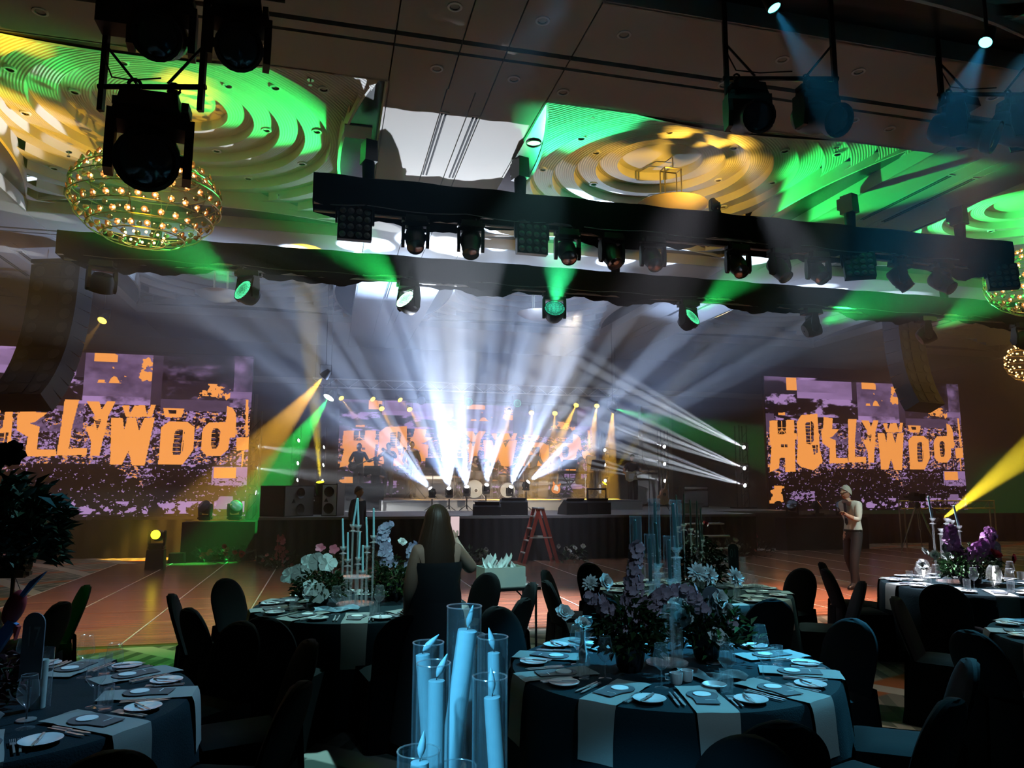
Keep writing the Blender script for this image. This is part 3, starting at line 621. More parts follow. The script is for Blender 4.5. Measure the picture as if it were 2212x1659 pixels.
    letter([(1520,522),(1600,520),(1632,540),(1632,690),(1595,730),(1525,730),(1492,690),(1492,560)],[[(1545,560),(1570,560),(1583,580),(1580,665),(1567,687),(1550,685),(1540,660),(1540,580)]])
    letter([(1605,420),(1632,430),(1655,470),(1660,615),(1630,620),(1605,560)]); letter([(1697,380),(1712,380),(1725,610),(1712,612)]); letter([(1668,618),(1730,615),(1733,695),(1672,700)]); letter([(1700,700),(1712,700),(1712,790),(1705,808)])
    return C
WD,HD=480,270
Cc=canvas(WD,HD)
def s2l(c): return np.where(c<=.04045,c/12.92,((c+.055)/1.055)**2.4)
me=bpy.data.meshes.new('display'); nv=(WD+1)*(HD+1)
xx,zz=np.meshgrid(np.linspace(-.5,.5,WD+1),np.linspace(.5,-.5,HD+1)); co=np.zeros((nv,3)); co[:,0]=xx.ravel(); co[:,2]=zz.ravel()
jj,ii=np.meshgrid(np.arange(HD),np.arange(WD),indexing='ij'); a=(jj*(WD+1)+ii).ravel(); fc=np.stack([a,a+WD+1,a+WD+2,a+1],1)
me.vertices.add(nv); me.vertices.foreach_set('co',co.ravel()); me.loops.add(len(fc)*4); me.loops.foreach_set('vertex_index',fc.ravel()); me.polygons.add(len(fc)); me.polygons.foreach_set('loop_start',np.arange(0,len(fc)*4,4)); me.polygons.foreach_set('loop_total',np.full(len(fc),4)); me.update()
ca=me.color_attributes.new('picture','FLOAT_COLOR','CORNER'); col=np.ones((len(fc),4,4)); col[:,:,:3]=s2l(Cc.reshape(-1,3))[:,None,:]; ca.data.foreach_set('color',col.ravel())
def led(name,st_):
    m=bpy.data.materials.new(name); m.use_nodes=True; nt=m.node_tree; nt.nodes.clear(); o=nt.nodes.new('ShaderNodeOutputMaterial'); e=nt.nodes.new('ShaderNodeEmission'); v=nt.nodes.new('ShaderNodeVertexColor'); v.layer_name='picture'; e.inputs[1].default_value=st_
    nt.links.new(v.outputs[0],e.inputs[0]); nt.links.new(e.outputs[0],o.inputs[0]); m.cycles.emission_sampling='NONE'; return m
me.materials.append(led('led_picture',1.25))
for n,(x0,x1,z0,z1,y,l) in enumerate(((-9.62,-2.05,.95,5.22,21.0,'huge LED screen left of the stage showing the broken orange hillside letters'),(13.56,21.12,1.0,5.28,21.0,'huge LED screen right of the stage behind the walking man, same orange letters'),(.35,9.68,1.45,4.75,26.5,'wide LED screen behind the band showing the orange letters'))):
    t=E('led_screen',((x0+x1)/2,y,(z0+z1)/2),l,'screen'); w,h=x1-x0,z1-z0
    inst('display',me,t,sc=(w,1,h),loc=(0,-.02,0)); B().box((0,.06,0),(w+.02,.10,h+.02)).o('cabinet',BLKM,t)
    for s in (-1,1): B().cyl((s*w*.35,.22,h*.45),(s*w*.35,.22,-(z0+z1)/2+(0 if n<2 else 1.09)),.04,n=8).o('support_post',BLKM,t)

# --- hanging speaker arrays
def array(loc,rz,n,label):
    t=E('line_array',loc,label,'speaker',rz=rz); z=0; y=0; a=0
    for k in range(n):
        a+=R(.6+k*.75); h=.335; c=Vector((0,y-math.sin(a)*h/2,z-math.cos(a)*h/2)); Rm=Matrix.Rotation(-a,3,'X')
        b=B().box(c,(1.15,.50,h-.012),Rm).o('cabinet',BLK,t)
        B().box(c+Rm@Vector((0,-.256,0)),(.30,.012,h-.07),Rm).o('horn',BLKM,b)
        for s in (-1,1): B().cyl(c+Rm@Vector((s*.36,-.25,0)),c+Rm@Vector((s*.36,-.262,0)),.12,n=12).o('driver',mat('driver_grey',(.05,.05,.055),.5) if k==0 and s<0 else bpy.data.materials['driver_grey'],b)
        y-=math.sin(a)*h; z-=math.cos(a)*h
    B().box((0,0,.06),(1.1,.6,.08)).o('flying_frame',BLKM,t); 
    for s in(-1,1): B().cyl((s*.4,0,.1),(s*.4,0,.42),.012,n=6).o('chain',CHR,t)
array((-5.85,17.9,6.55),-.35,10,'tall curved black speaker array hanging before the left screen')
array((16.05,17.7,6.55),.25,8,'tall curved black speaker array hanging before the right screen')

# --- speakers and monitors on the stage
def sub(loc,rz,label,face,w=.62,d=.72,h=.60,g=None):
    t=E('stage_speaker',loc,label,'speaker',g,rz); B().box((0,0,h/2),(w,d,h)).o('cabinet',BLK,t)
    B().box((0,-d/2-.008,h*.5),(w-.04,.02,h-.04)).o('front_panel',face,t)
    for s in (-1,1):
        B().lathe([(.001,.01),(.06,.0),(.11,.02),(.12,.03)],14,Matrix.Translation((0,-d/2-.02,h*.5+s*h*.26))@Matrix.Rotation(PI/2,4,'X')).o('driver',BLKM,t,smooth=True)
    B().prism([(-.05,-.04),(.05,-.04),(0,.05)],-.006,.006,Matrix.Translation((-w*.2,-d/2-.02,h*.5))@Matrix.Rotation(PI/2,4,'X')).o('port',BLKM,t)
GREYF=mat('grey_speaker_front',(.16,.15,.15),.6); WHF=mat('pale_speaker_front',(.62,.66,.75),.5)
sub((-.86,17.75,1.06),.75,'big black speaker cabinet at the left end of the stage',GREYF,.85,.8,.68)
sub((.16,17.75,1.06),-.35,'narrow speaker with a pale front on the stage left',WHF,.36,.5,.72)
def wedge(loc,rz,w,label,handle=False,h=.36):
    t=E('monitor_wedge',loc,label,'speaker','floor monitors on the stage edge',rz); Mx=Matrix(((0,0,1,0),(1,0,0,0),(0,1,0,0),(0,0,0,1)))
    B().prism([(-.26,0),(.26,0),(.26,h*.8),(.10,h),(-.20,h*.45)],-w/2,w/2,Mx).o('cabinet',BLK,t)
    B().box((0,.04,0),(.01,.01,.01)).o('badge',BLKM,t)
    B().box((0,.0,.0),(w-.08,.38,.012)).o('grille',BLKM,t,loc=(0,.06+.0,h*.73),rot=(R(-42)*-1,0,0))
    if handle: B().tube([(-.24,.1,h*.9),(-.24,.1,h+.26),(.24,.1,h+.26),(.24,.1,h*.9)],.03,6).o('handle',BLKM,t)
wedge((3.72,17.45,1.06),2.9,.66,'left wedge of the black monitor pair on the stage edge',h=.26)
wedge((4.36,17.5,1.06),3.0,.66,'taller wedge of the black monitor pair by the ladder',h=.38)
wedge((5.86,17.5,1.06),3.3,.56,'black monitor wedge right of the ladder')
wedge((6.5,17.6,1.06),3.14,.62,'black monitor wedge with a tall bracket frame',True)
def amp(loc,w,h,label,m=BLK,rz=0):
    t=E('amplifier',loc,label,'amplifier',rz=rz); B().box((0,0,h/2),(w,.32,h)).o('cabinet',m,t); B().box((0,-.165,h*.42),(w-.06,.015,h*.72)).o('grille',GREYF,t); B().box((0,-.168,h*.9),(w-.06,.02,h*.12)).o('control_panel',STEEL,t); B().tube([(-.1,0,h),(-.1,0,h+.03),(.1,0,h+.03),(.1,0,h)],.01,5).o('handle',BLKM,t)
amp((7.2,25.3,1.34),.7,.62,'guitar amplifier behind the bass player',mat('brown_tolex',(.10,.07,.05),.7))
amp((3.5,25.2,1.34),1.5,.75,'wide pale equipment panel behind the drum kits',mat('tolex_tan',(.24,.21,.16),.7))
amp((10.9,24.6,1.06),1.0,1.15,'tall equipment rack on the right of the stage',BLK)
amp((11.9,22.8,1.06),.9,.7,'black amplifier cabinet at the right stage wing',BLK)
t=E('pale_crate',(8.98,17.6,1.06),'small pale flared crate at the right corner of the stage','crate'); B().box((0,0,.12),(.62,.35,.24),top=(1.15,1.)).o('body',mat('pale_crate',(.35,.32,.34),.7),t); B().box((0,-.18,.25),(.74,.03,.03)).o('rim',GREYF,t)

# --- lighting towers beside the band and beams
def tower(x,y,zs,label,aims,lens,energy,ang):
    t=E('lighting_tower',(x,y,1.06 if -1.4<x<13.1 and y>17 else 0),label,'lighting tower'); z0=t.location.z; H=3.5-z0+.2
    for sx in (-1,1):
        for sy in (-1,1): B().cyl((sx*.13,.25+sy*.13,0),(sx*.13,.25+sy*.13,H),.022,n=6).o('upright',BLKM,t)
    for k in range(int(H/.35)): B().cyl((-.13,.12,k*.35),(.13,.12,k*.35+.33),.01,n=5).o('lattice',BLKM,t)
    B().box((0,.25,.02),(.6,.6,.04)).o('base_plate',BLKM,t)
    for i,z in enumerate(zs):
        L='%s beam light on the %s'%(('top','middle','lowest')[i],label.split(' with')[0])
        r,p,d=moving_head((x,y,z+.18),aims[i],L,'beam lights on the towers',lens=LWH,clamp=False,sc=.48)
        for k,(da,db) in enumerate(((0,0),(.055,.03),(-.05,-.03))):
            dd=(d+Vector((0,db,da))).normalized(); beam(p,dd,energy*(1 if k==0 else .55),(.82,.90,1.),ang,.11,.35,.02)
tower(12.92,21.2,(2.96,2.3,1.76),'outer tower right of the stage',[(5.2,16.8,5.0),(5.6,17.5,4.0),(6.2,18.5,3.2)],LWH,80000,2.2)
tower(11.46,23.9,(3.1,2.5,1.92),'middle tower right of the stage',[(4.0,19,4.6),(4.4,20,3.8),(5,20.8,3.0)],LWH,45000,1.9)
tower(10.02,25.9,(3.05,2.5,1.95),'inner tower right of the band',[(4,22,4.5),(4.5,23.5,3.9),(8.7,25.,1.9)],LWH,40000,2.0)
tower(-1.88,20.5,(2.78,2.2,1.57),'outer tower left of the stage',[(1.8,21.6,2.3),(1.8,21.4,1.75),(1.4,20.6,1.1)],LWH,9000,7)
tower(-1.03,25.6,(3.2,2.45,1.9),'rear tower left of the stage',[(3.4,22.5,4.3),(3.,23,3.4),(3,24,2.6)],LWH,16000,1.6)
tower(-.22,25.9,(3.0,2.4,1.88),'inner tower left of the band',[(4.,24,4.2),(4,24,3.6),(3,24,2.4)],LWH,16000,1.6)

# --- floor beam lights in front of the band: the white fan
FB=[((2.80,20.35,1.42),[(-1.7,17.7,7.),(-.85,16.8,7.),(-4.6,18.0,7.0)],5200),
    ((3.27,20.35,1.42),[(1.7,15.5,7.),(.35,16.2,7.)],5200),
    ((3.76,20.35,1.46),[(2.8,15.9,7.),(3.5,15.1,7.),(.9,16.0,7.)],5600),
    ((4.30,20.35,1.52),[(4.7,15.1,7.),(3.5,15.4,7.)],5200),
    ((4.98,20.35,1.46),[(6.4,15.7,7.),(7.6,15.5,7.),(5.5,15.2,7.)],6400),
    ((5.45,20.35,1.62),[(9.4,14.9,7.),(12.3,16.7,7.),(14.8,17.,7.)],6400)]
for i,(p0,ts,en) in enumerate(FB):
    t=E('light_stand',(p0[0],p0[1],1.06),'thin black stand under the %s white beam light'%ORD[i],'stand','stands under the white beam lights')
    h=p0[2]-1.06-.02; B().cyl((0,0,.06),(0,0,h-.01),.02,n=6).o('pole',BLKM,t)
    for k in range(3): B().cyl((0,0,.16),(.22*math.cos(k*2.1+.5),.22*math.sin(k*2.1+.5),.01),.01,n=5).o('leg',BLKM,t)
    r,p,d=moving_head(p0,ts[0],'%s white beam light from the left, shining up before the band'%ORD[i],'white beam lights before the band',lens=LWH,flip=True,sc=.5)
    for k,tt in enumerate(ts):
        dd=(Vector(tt)-p).normalized(); beam(p,dd,en*(1,.85,.9)[k]*7,(.54,.70,1.),(7.5,5,6)[k],.13,.45,.02)
    rb=random.Random(i)
    for k in range(3):      # thin streaks of the split gobo
        f=rb.uniform(-.25,1.25); tt=Vector(ts[0]).lerp(Vector(ts[-1]),f)+Vector((0,rb.uniform(-.8,.8),0)); dd=(tt-p).normalized(); beam(p,dd,en*9.,(.60,.76,1.),2.0,.13,.4,.02)
    q_=(Vector(ts[0])+Vector(ts[-1]))/2; q_.y=18.8; beam(p,(q_-p).normalized(),en*1.4,(.38,.56,1.),46,.18,.9,.03)
    beam(p,((Vector(ts[0])+Vector(ts[-1]))/2-p).normalized(),en*.35,(.60,.74,1.),26,.18,.8,.03)
    if i==1: beam(p,(Vector((1.75,11.2,7))-p).normalized(),en*3.2,(.78,.86,1.),15,.18,.25,.02)
    if i==2: beam(p,(Vector((2.4,15.7,7))-p).normalized(),en*5,(.85,.92,1.),8,.18,.6,.02)
# --- amber and green lights of the back rig
rig=E('rear_truss',(0,26.1,5.10),'thin truss over the rear screen carrying the small amber lamps','truss')
for z in (0,.3): B().cyl((-.6,0,z),(10.6,0,z),.025,n=6).o('truss_chord',AL,rig)
for k in range(28): B().cyl((-.6+k*.4,0,.0 if k%2 else .3),(-.2+k*.4,0,.3 if k%2 else .0),.012,n=5).o('truss_web',AL,rig)
B().cyl((1.2,0,-.33),(8.6,0,-.33),.018,n=6).o('lower_pipe',BLKM,rig)
for x in (1.4,3.3,5.,6.8,8.4): B().cyl((x,0,-.33),(x,0,0),.008,n=5).o('drop_wire',BLKM,rig)
for x in (-.5,10.5): B().cyl((x,0,.3),(x,0,1.90),.012,n=6).o('hanging_wire',BLKM,rig)
def par(x,y,z,aim,label,lens,group,en=0,col=(1,.6,.1),an=14,r=.10):
    t=E('par_can',(x,y,z+.32),label,'stage light',group); d=(Vector(aim)-Vector((x,y,z))).normalized(); q=d.to_track_quat('Z','Y').to_matrix().to_4x4()
    h=B().lathe([(.02,-.15),(.06,-.14),(r*.9,.0),(r,.08),(r*.93,.085)],14).o('can',BLK,t,smooth=True); h.matrix_local=Matrix.Translation((0,0,-.32))@q
    inst('lens',lensmesh(r*.93,.08,lens,.012),h); B().tube([(-r-.02,0,-.32),(-r-.02,0,-.08),(r+.02,0,-.08),(r+.02,0,-.32)],.008,4).cyl((0,0,-.08),(0,0,0.),.01,n=5).o('yoke',BLKM,t)
    if y<26: B().cyl((0,0,0),(0,0,7.3-z-.32),.008,n=5).o('hanging_wire',BLKM,t)
    if en: beam(Vector((x,y,z)),d,en,col,an,.12,.4,.02)
AM=(1.,.50,.05)
for i,(x,z,ax) in enumerate(((.35,4.78,2.6),(1.42,4.78,3.6),(2.36,4.78,5.0),(8.95,4.78,6.2),(9.75,4.78,7.9),(10.4,4.78,8.7))):
    par(x,26.1,z,(ax,22.5,1.4),'amber lamp of the upper row, %s from the left'%ORD[i],LYE,'upper row of amber lamps',16000 if i>2 else 3000,AM,10)
for i,(x,ax) in enumerate(((1.75,2.8),(2.72,3.8),(3.7,4.6),(6.35,5.0),(7.2,6.0),(8.1,6.6))):
    par(x,26.1,4.45,(ax,22.0,1.4),'amber lamp of the lower row, %s from the left'%ORD[i],LYE,'lower row of amber lamps',6000,AM,9)
for x,l,n in ((3.15,mat('unlit_led_lens',(.25,.3,.4),.3),'left'),(4.85,glow('pale_green_led',(.15,.9,.55),1.1,40),'middle'),(6.65,bpy.data.materials['pale_green_led'],'right')):
    r,p,d=moving_head((x,26.1,5.03),(x-1.2,12,4.6),'LED wash light over the rear screen, %s one of three'%n,'wash lights over the rear screen','wash',l,name='wash_head',sc=.8)
par(.01,20.2,4.13,(-1.3,19.4,1.9),'bright green lamp left of the rear screen',glow('hot_green_lens',(.8,1.,.85),14),None,10000,(.02,1.,.12),24,.16)
par(8.9,22.4,4.25,(15.,23.,3.0),'green lamp right of the rear screen',LTEAL,None,8000,(.02,1.,.20),18,.16)
# yellow floor uplights and the tall yellow shafts
YL=(1.,.72,.03)
def uplight(loc,aim,label,en,an,nodes=None,col=YL,lens=LYB,sc=.8,group='yellow floor lights'):
    r,p,d=moving_head(loc,aim,label,group,lens=lens,flip=True,sc=sc); beam(p,d,en,col,an,.2,.4,.03,nodes)
    if loc[2]>6: return
    g=1.06 if loc[2]>1. and loc[2]<1.3 else 1.34 if loc[2]>=1.3 and loc[1]>20 else 1.06 if loc[2]>1 else 0.
    if loc[2]-g>.6: B().cyl((0,0,g-loc[2]+.03),(0,0,0),.022,n=8).o('stand_pole',BLKM,r); B().lathe([(.001,g-loc[2]),(.2,g-loc[2]),(.2,g-loc[2]+.02),(.03,g-loc[2]+.03)],16).o('stand_base',BLKM,r,smooth=True)
    elif loc[2]-g>.03: B().box((0,0,(g-loc[2])/2),(.36,.3,loc[2]-g),top=(.9,.9)).o('stand_box',BLK,r)
uplight((-3.38,17.0,.42),(-3.6,9.0,1.7),'yellow light low in front of the left screen drape',60,30)
uplight((-3.35,9.55,.72),(-4.4,11.6,7.8),'yellow light at the left behind the flower stand',3800,44,gobo(3.1,.47,.56,1.5,2.),(1.,.52,.02))
uplight((16.6,17.6,.42),(23.6,14.6,6.8),'yellow light on the floor right of the tripod',70000,15)
uplight((-.14,18.6,1.38),(-.5,17.4,5.2),'yellow light between the stage-left speakers',16000,9)
uplight((9.1,24.0,1.42),(10.6,22.6,4.2),'yellow light behind the right guitarist',5000,9)
uplight((6.3,11.0,6.37),(6.1,11.9,7.8),'added amber light on the near truss, tinting the middle coffer',290,135,gobo(1.5,.44,.56,1.,7.),(1.,.55,.06),LYE,.5,None)  # added lamp, gives the middle coffer its yellow light
for x,y,z,aim,en,an in ((-5.6,20.2,5.9,(-7.2,16,.5),500,14),(-.12,18.6,4.45,(-2.9,19.85,1.0),20000,24),(-7.9,19,5.9,(-8.6,16,.5),500,12)):
    par(x,y,z,aim,'amber lamp hung high %s'%({-5.6:'above the left speaker array',-.12:'between the left screen and the stage',-7.9:'at the far upper left'}[x]),LYE,None,en,AM,an,.12)
# ================================================================ CHANDELIERS AND PENDANTS
BULB=glow('warm_bulb',(1.,.50,.13),12.); SHG=mat('smoked_shade',(.16,.085,.045),.2,coat=.5); RINGM=mat('satin_gold_wire',(.55,.48,.30),.3,1.)
BM=B().ball((0,0,0),.021,8,5).mesh('bulb',BULB,True)
SHM=B().lathe([(.012,-.03),(.03,-.015),(.045,.012),(.052,.035)],7).mesh('shade',SHG,True)
def chandelier(loc,label,R0=1.06,full=True,sc=1.):
    t=E('chandelier',loc,label,'chandelier')
    rings=[(.30,-.66),(.56,-.60),(.78,-.47),(.95,-.29),(1.05,-.08),(1.04,.14),(.93,.34),(.74,.50),(.50,.60)]
    for i,(r,z) in enumerate(rings):
        r*=R0*sc; z*=sc; n=max(20,int(r*44))
        B().tube([(r*math.cos(2*PI*k/n),r*math.sin(2*PI*k/n),z) for k in range(n)],.010,5,closed=True).o('ring',RINGM,t,smooth=True)
        nb=int(r*25)+3
        for k in range(nb):
            a=2*PI*(k+.5*(i%2))/nb; rr=r-.03; nz=-z*.9; d=Vector((math.cos(a),math.sin(a),-.35 if z<.1 else .2)); p=Vector((rr*math.cos(a),rr*math.sin(a),z+.085))
            inst('bulb',BM,t,loc=p)
            if full and i>0: inst('shade',SHM,t,loc=p,rot=d.to_track_quat('Z','Y').to_euler())
    for k in range(12):
        a=2*PI*k/12; B().tube([(r*R0*sc*math.cos(a),r*R0*sc*math.sin(a),z*sc) for r,z in rings],.006,4).o('rib',RINGM,t)
    B().cyl((0,0,.55*sc),(0,0,1.74),.02,n=6).o('stem',RINGM,t)
    for k in range(4): B().tube([(0,0,1.0),(.5*R0*sc*math.cos(k*PI/2),.5*R0*sc*math.sin(k*PI/2),.6*sc)],.006,4).o('hanging_wire',RINGM,t)
    l=bpy.data.lights.new('chandelier_glow','POINT'); l.energy=16; l.color=(1.,.55,.2); l.shadow_soft_size=.3; o=bpy.data.objects.new('chandelier_glow',l); COL.objects.link(o); o.parent=t; o.location=(0,0,0)
chandelier((-2.95,12.4,6.22),'big jewelled dome chandelier hanging under the left coffer')
chandelier((14.95,12.4,6.14),'jewelled chandelier cut by the right picture edge, the higher one',1.06)
chandelier((20.9,17.6,5.5),'far chandelier of amber bulbs low at the right picture edge',1.0,False,.95)
def bowl(loc,r,label):
    t=E('bowl_pendant',loc,label,'pendant lamp','bowl pendants under the coffers')
    B().lathe([(.001,-.20),(r*.35,-.18),(r*.75,-.08),(r,.02),(r*.98,.035),(r*.72,-.04),(.001,-.14)],32).o('bowl',mat('bronze_bowl',(.36,.29,.2),.35,.5) if r>.6 else bpy.data.materials['bronze_bowl'],t,smooth=True)
    for sx,sy in ((-.17,-.1),(.17,-.1),(-.17,.1),(.17,.1)): B().cyl((sx,sy,-.12),(sx,sy,.74),.014,n=6).o('rod',RINGM,t)
    B().cyl((0,-.1,.74),(0,-.1,.95),.014,n=6).o('stem',RINGM,t)
    B().tube([(-.17,-.1,.74),(.17,-.1,.74),(.17,.1,.74),(-.17,.1,.74)],.014,5,closed=True).o('top_frame',RINGM,t)
bowl((6.19,12.4,7.02),.68,'large bronze bowl pendant under the middle coffer, half hidden by the near truss')
bowl((-2.98,20.9,6.86),.66,'bowl pendant far behind the green light on the left'); bowl((6.0,20.9,6.86),.66,'bowl pendant hidden in the haze over the stage')
# ================================================================ TABLES AND PLACE SETTINGS
TABS={'T1':(-1.5,4.05),'T2':(.33,6.65),'T3':(1.93,4.05),'T4':(3.5,6.75),'T5':(6.62,6.55),'T6':(5.33,3.95),'T0':(.25,1.55),'T7':(-3.35,6.65)}
TN={'T1':'left front table','T2':"woman's table",'T3':'big front table','T4':'table marked 01','T5':'bright right table','T6':'right-edge table','T0':'camera-side table','T7':'far left table'}
def table_fn():
    t=E('round_table',(0,0,0),'x','table'); B().lathe([(.001,.70),(.88,.70),(.885,.735),(.001,.735)],40).o('tabletop',mat('plywood',(.3,.2,.12),.6),t,smooth=True)
    for k in range(4): a=PI/4+k*PI/2; B().cyl((.55*math.cos(a),.55*math.sin(a),0),(.5*math.cos(a),.5*math.sin(a),.7),.018,n=6).o('leg',BLKM,t)
    return t
table=Proto(table_fn)
def cloth_mesh():
    n=96; b=B(); pr=[(.0,.742),(.5,.742),(.86,.742),(.893,.738),(.905,.72),(.915,.66),(.935,.45),(.955,.22),(.97,.03)]
    vs=[];fs=[]
    for j,(r,z) in enumerate(pr):
        for i in range(n):
            a=2*PI*i/n; w=max(0,(.74-z))/.7; f=1+w*(.035*math.cos(a*14+.6)+.02*math.cos(a*9+2)); vs.append((r*f*math.cos(a),r*f*math.sin(a),z))
    for j in range(len(pr)-1): fs+=[(j*n+i,j*n+(i+1)%n,(j+1)*n+(i+1)%n,(j+1)*n+i) for i in range(n)]
    return b._add(vs,fs).mesh('tablecloth',CLOTH,True)
CM=cloth_mesh()
CLW=mat('cloth_lit_table',(.03,.04,.06),.7)
Z=.745
def prof_o(name,pr,m,n=18): return B().lathe(pr,n).mesh(name,m,True)
# napkin laid from the cover to the table edge and hanging over it
def nap_mesh(tail,w=.19):
    def fn(u,v):
        s=v*(.42+tail); x=(u-.5)*w*(1-.03*math.sin(v*9)); wob=.004*math.sin(u*7+v*5)
        if s<.42: return (x,.485+s,.004+max(0,wob)*.6+ (.004 if v<.15 else 0))
        q=s-.42; return (x*(1-.12*q),.905+.018*(1-math.exp(-q*30))+.12*q*.5,.004-max(0,q-.01)*1.0+wob*.3)
    return B().grid(fn,6,26).mesh('napkin',NAP,True)
NAPM=[nap_mesh(.27),nap_mesh(.33),nap_mesh(.10)]
# things of one cover; local +y points outwards from the table centre
def card_fn():
    t=E('menu_card',(0,0,0),'x','menu card'); pts=[(-.055,-.105),(.055,-.105),(.055,-.02)]+[(.075*math.cos(a),.045+.075*math.sin(a)) for a in np.linspace(-.55,PI+.55,12)]+[(-.055,-.02)]
    B().prism(pts,0,.003).o('card',CARD,t); B().lathe([(.001,.0),(.043,.0),(.043,.004),(.001,.005)],20,Matrix.Translation((.0,.045,.003))).o('round_tag',PAPER,t,smooth=True,label='white round name disc')
    B().box((.02,-.05,.0038),(.05,.004,.001)).o('printed_line',PAPER,t); return t
def plate_fn(): 
    t=E('side_plate',(0,0,0),'x','plate'); B().lathe([(.001,.004),(.045,.004),(.060,.010),(.078,.014),(.079,.017),(.060,.014),(.044,.008),(.001,.008)],28).o('plate',WHITE,t,smooth=True); return t
def knife_fn(L=.2,nm='butter_knife'):
    t=E(nm,(0,0,0),'x','knife'); B().box((0,-L*.25,.0045),(.011,L*.5,.007),top=(.7,.98)).o('handle',STEEL,t); B().prism([(-.007,0),(.006,0),(.008,L*.35),(.002,L*.5),(-.005,L*.42)],.002,.0045).o('blade',STEEL,t); return t
def fork_fn():
    t=E('fork',(0,0,0),'x','fork'); B().box((0,-.055,.004),(.010,.11,.005),top=(.7,1)).o('handle',STEEL,t); b=B().box((0,.012,.005),(.022,.03,.003))
    b.o('neck',STEEL,t)
    for k in range(4): B().box((-.009+.006*k,.048,.0065),(.0026,.045,.0022)).o('tine',STEEL,t)
    return t
def wine_fn():
    t=E('wine_glass',(0,0,0),'x','glass'); B().lathe([(.036,.0),(.036,.002),(.006,.007),(.004,.03),(.004,.085)],18).o('stem',GLASS,t,smooth=True)
    B().lathe([(.004,.085),(.022,.098),(.042,.125),(.040,.160),(.030,.215)],20).o('bowl',GLASS,t,smooth=True); B().tube([(.030*math.cos(a),.030*math.sin(a),.215) for a in np.linspace(0,2*PI,21)[:-1]],.0011,4,closed=True).o('rim',CRYS,t)
    return t
def tumbler_fn():
    t=E('water_glass',(0,0,0),'x','glass'); B().lathe([(.001,.003),(.029,.0),(.032,.008),(.034,.11),(.031,.11),(.028,.012),(.001,.010)],16).o('glass',GLASS,t,smooth=True); return t
card,plate,bknife,fork,wine,tumb=Proto(card_fn),Proto(plate_fn),Proto(lambda:knife_fn(.16)),Proto(fork_fn),Proto(wine_fn),Proto(tumbler_fn)
dknife=Proto(lambda:knife_fn(.22,'dinner_knife'))
SEAT=['right','far right','farthest','rear left','far left','left','near left','nearest','near right','lower right']
PH={'T1':2,'T2':11,'T3':6,'T4':15,'T5':24,'T6':0}
SKIP={'T1':(4,5),'T6':(0,1,9),'T5':(),'T2':(0,),'T4':()}
TLIST=['T1','T2','T3','T4','T5','T6','T0','T7']
for tk in TLIST:
    x,y=TABS[tk]; table((x,y,0),0,'round banquet table, frame hidden under the cloth of the %s'%TN[tk],'banquet tables')
    inst('tablecloth',CM,None,loc=(x,y,0),rot=(0,0,x*3),label='dark cloth to the floor over the %s'%TN[tk],cat='tablecloth',group='dark tablecloths')
rnd=random.Random(4)
for tk in ('T1','T2','T3','T4','T5','T6'):
    cx,cy_=TABS[tk]
    for k in range(10):
        if k in SKIP.get(tk,()): continue
        th=R(PH[tk]+36*k); a=th-PI/2; s='at the %s seat of the %s'%(SEAT[k],TN[tk])
        def P(lx,ly,z=0.,dr=0.):
            return ((cx+lx*math.cos(a)-ly*math.sin(a),cy_+lx*math.sin(a)+ly*math.cos(a),Z+z),a+dr)
        p,r_=P(0,0,.0); nm=inst('napkin',NAPM[(k+len(tk))%2],None,loc=p,rot=(0,0,r_+rnd.uniform(-.02,.02)),label='taupe napkin hanging down '+s,cat='napkin',group='napkins on the %s'%TN[tk])
        card(P(rnd.uniform(-.01,.01),.70,.009)[0],a+rnd.uniform(-.12,.12)+(PI if k%2 else PI*.95),'dark menu card '+s,'menu cards on the %s'%TN[tk])
        lx,ly=-.205,.745; plate(P(lx,ly,.001)[0],0,'small white side plate '+s,'side plates on the %s'%TN[tk])
        bknife(P(lx+.01,ly+.01,.016)[0],a+rnd.uniform(-.5,.1),'butter knife on the plate '+s,'butter knives on the %s'%TN[tk])
        if tk in('T1','T3','T2'):
            for d in (0,1): fork(P(-.125-.024*d+.01,.73,.003)[0],a+PI+rnd.uniform(-.06,.06),('inner' if d==0 else 'outer')+' fork '+s,'forks on the %s'%TN[tk])
            for d in (0,1): dknife(P(.125+.026*d,.71,.003)[0],a+rnd.uniform(-.05,.05),('inner' if d==0 else 'outer')+' knife '+s,'knives on the %s'%TN[tk])
        wine(P(.16+rnd.uniform(-.02,.02),.50,.001)[0],0,'tall stemmed wine glass '+s,'wine glasses on the %s'%TN[tk])
        if k%2==0 or tk in('T4','T5'): tumb(P(.24+rnd.uniform(-.01,.01),.56,.001)[0],0,'plain water glass '+s,'water glasses on the %s'%TN[tk])
# --- cups and small bowl on the big front table, salt cellars
def cup_fn():
    t=E('cup',(0,0,0),'x','cup'); B().lathe([(.001,.004),(.026,.0),(.030,.01),(.034,.055),(.031,.055),(.027,.012),(.001,.010)],18).o('body',WHITE,t,smooth=True); B().tube([(.033,0,.045),(.055,0,.042),(.055,0,.018),(.031,0,.014)],.004,5).o('handle',WHITE,t,smooth=True); return t
cup=Proto(cup_fn); cup((1.78,3.66,Z),2.6,'white handled cup before the crystal holder, left of its pair'); cup((1.86,3.70,Z),2.2,'white cup before the crystal holder, right of its pair')
t=E('small_bowl',(1.93,3.54,Z),'small white oval dish in front of the two cups','dish'); B().lathe([(.001,.003),(.04,.0),(.062,.02),(.058,.022),(.038,.006),(.001,.007)],20).o('dish',WHITE,t,smooth=True)
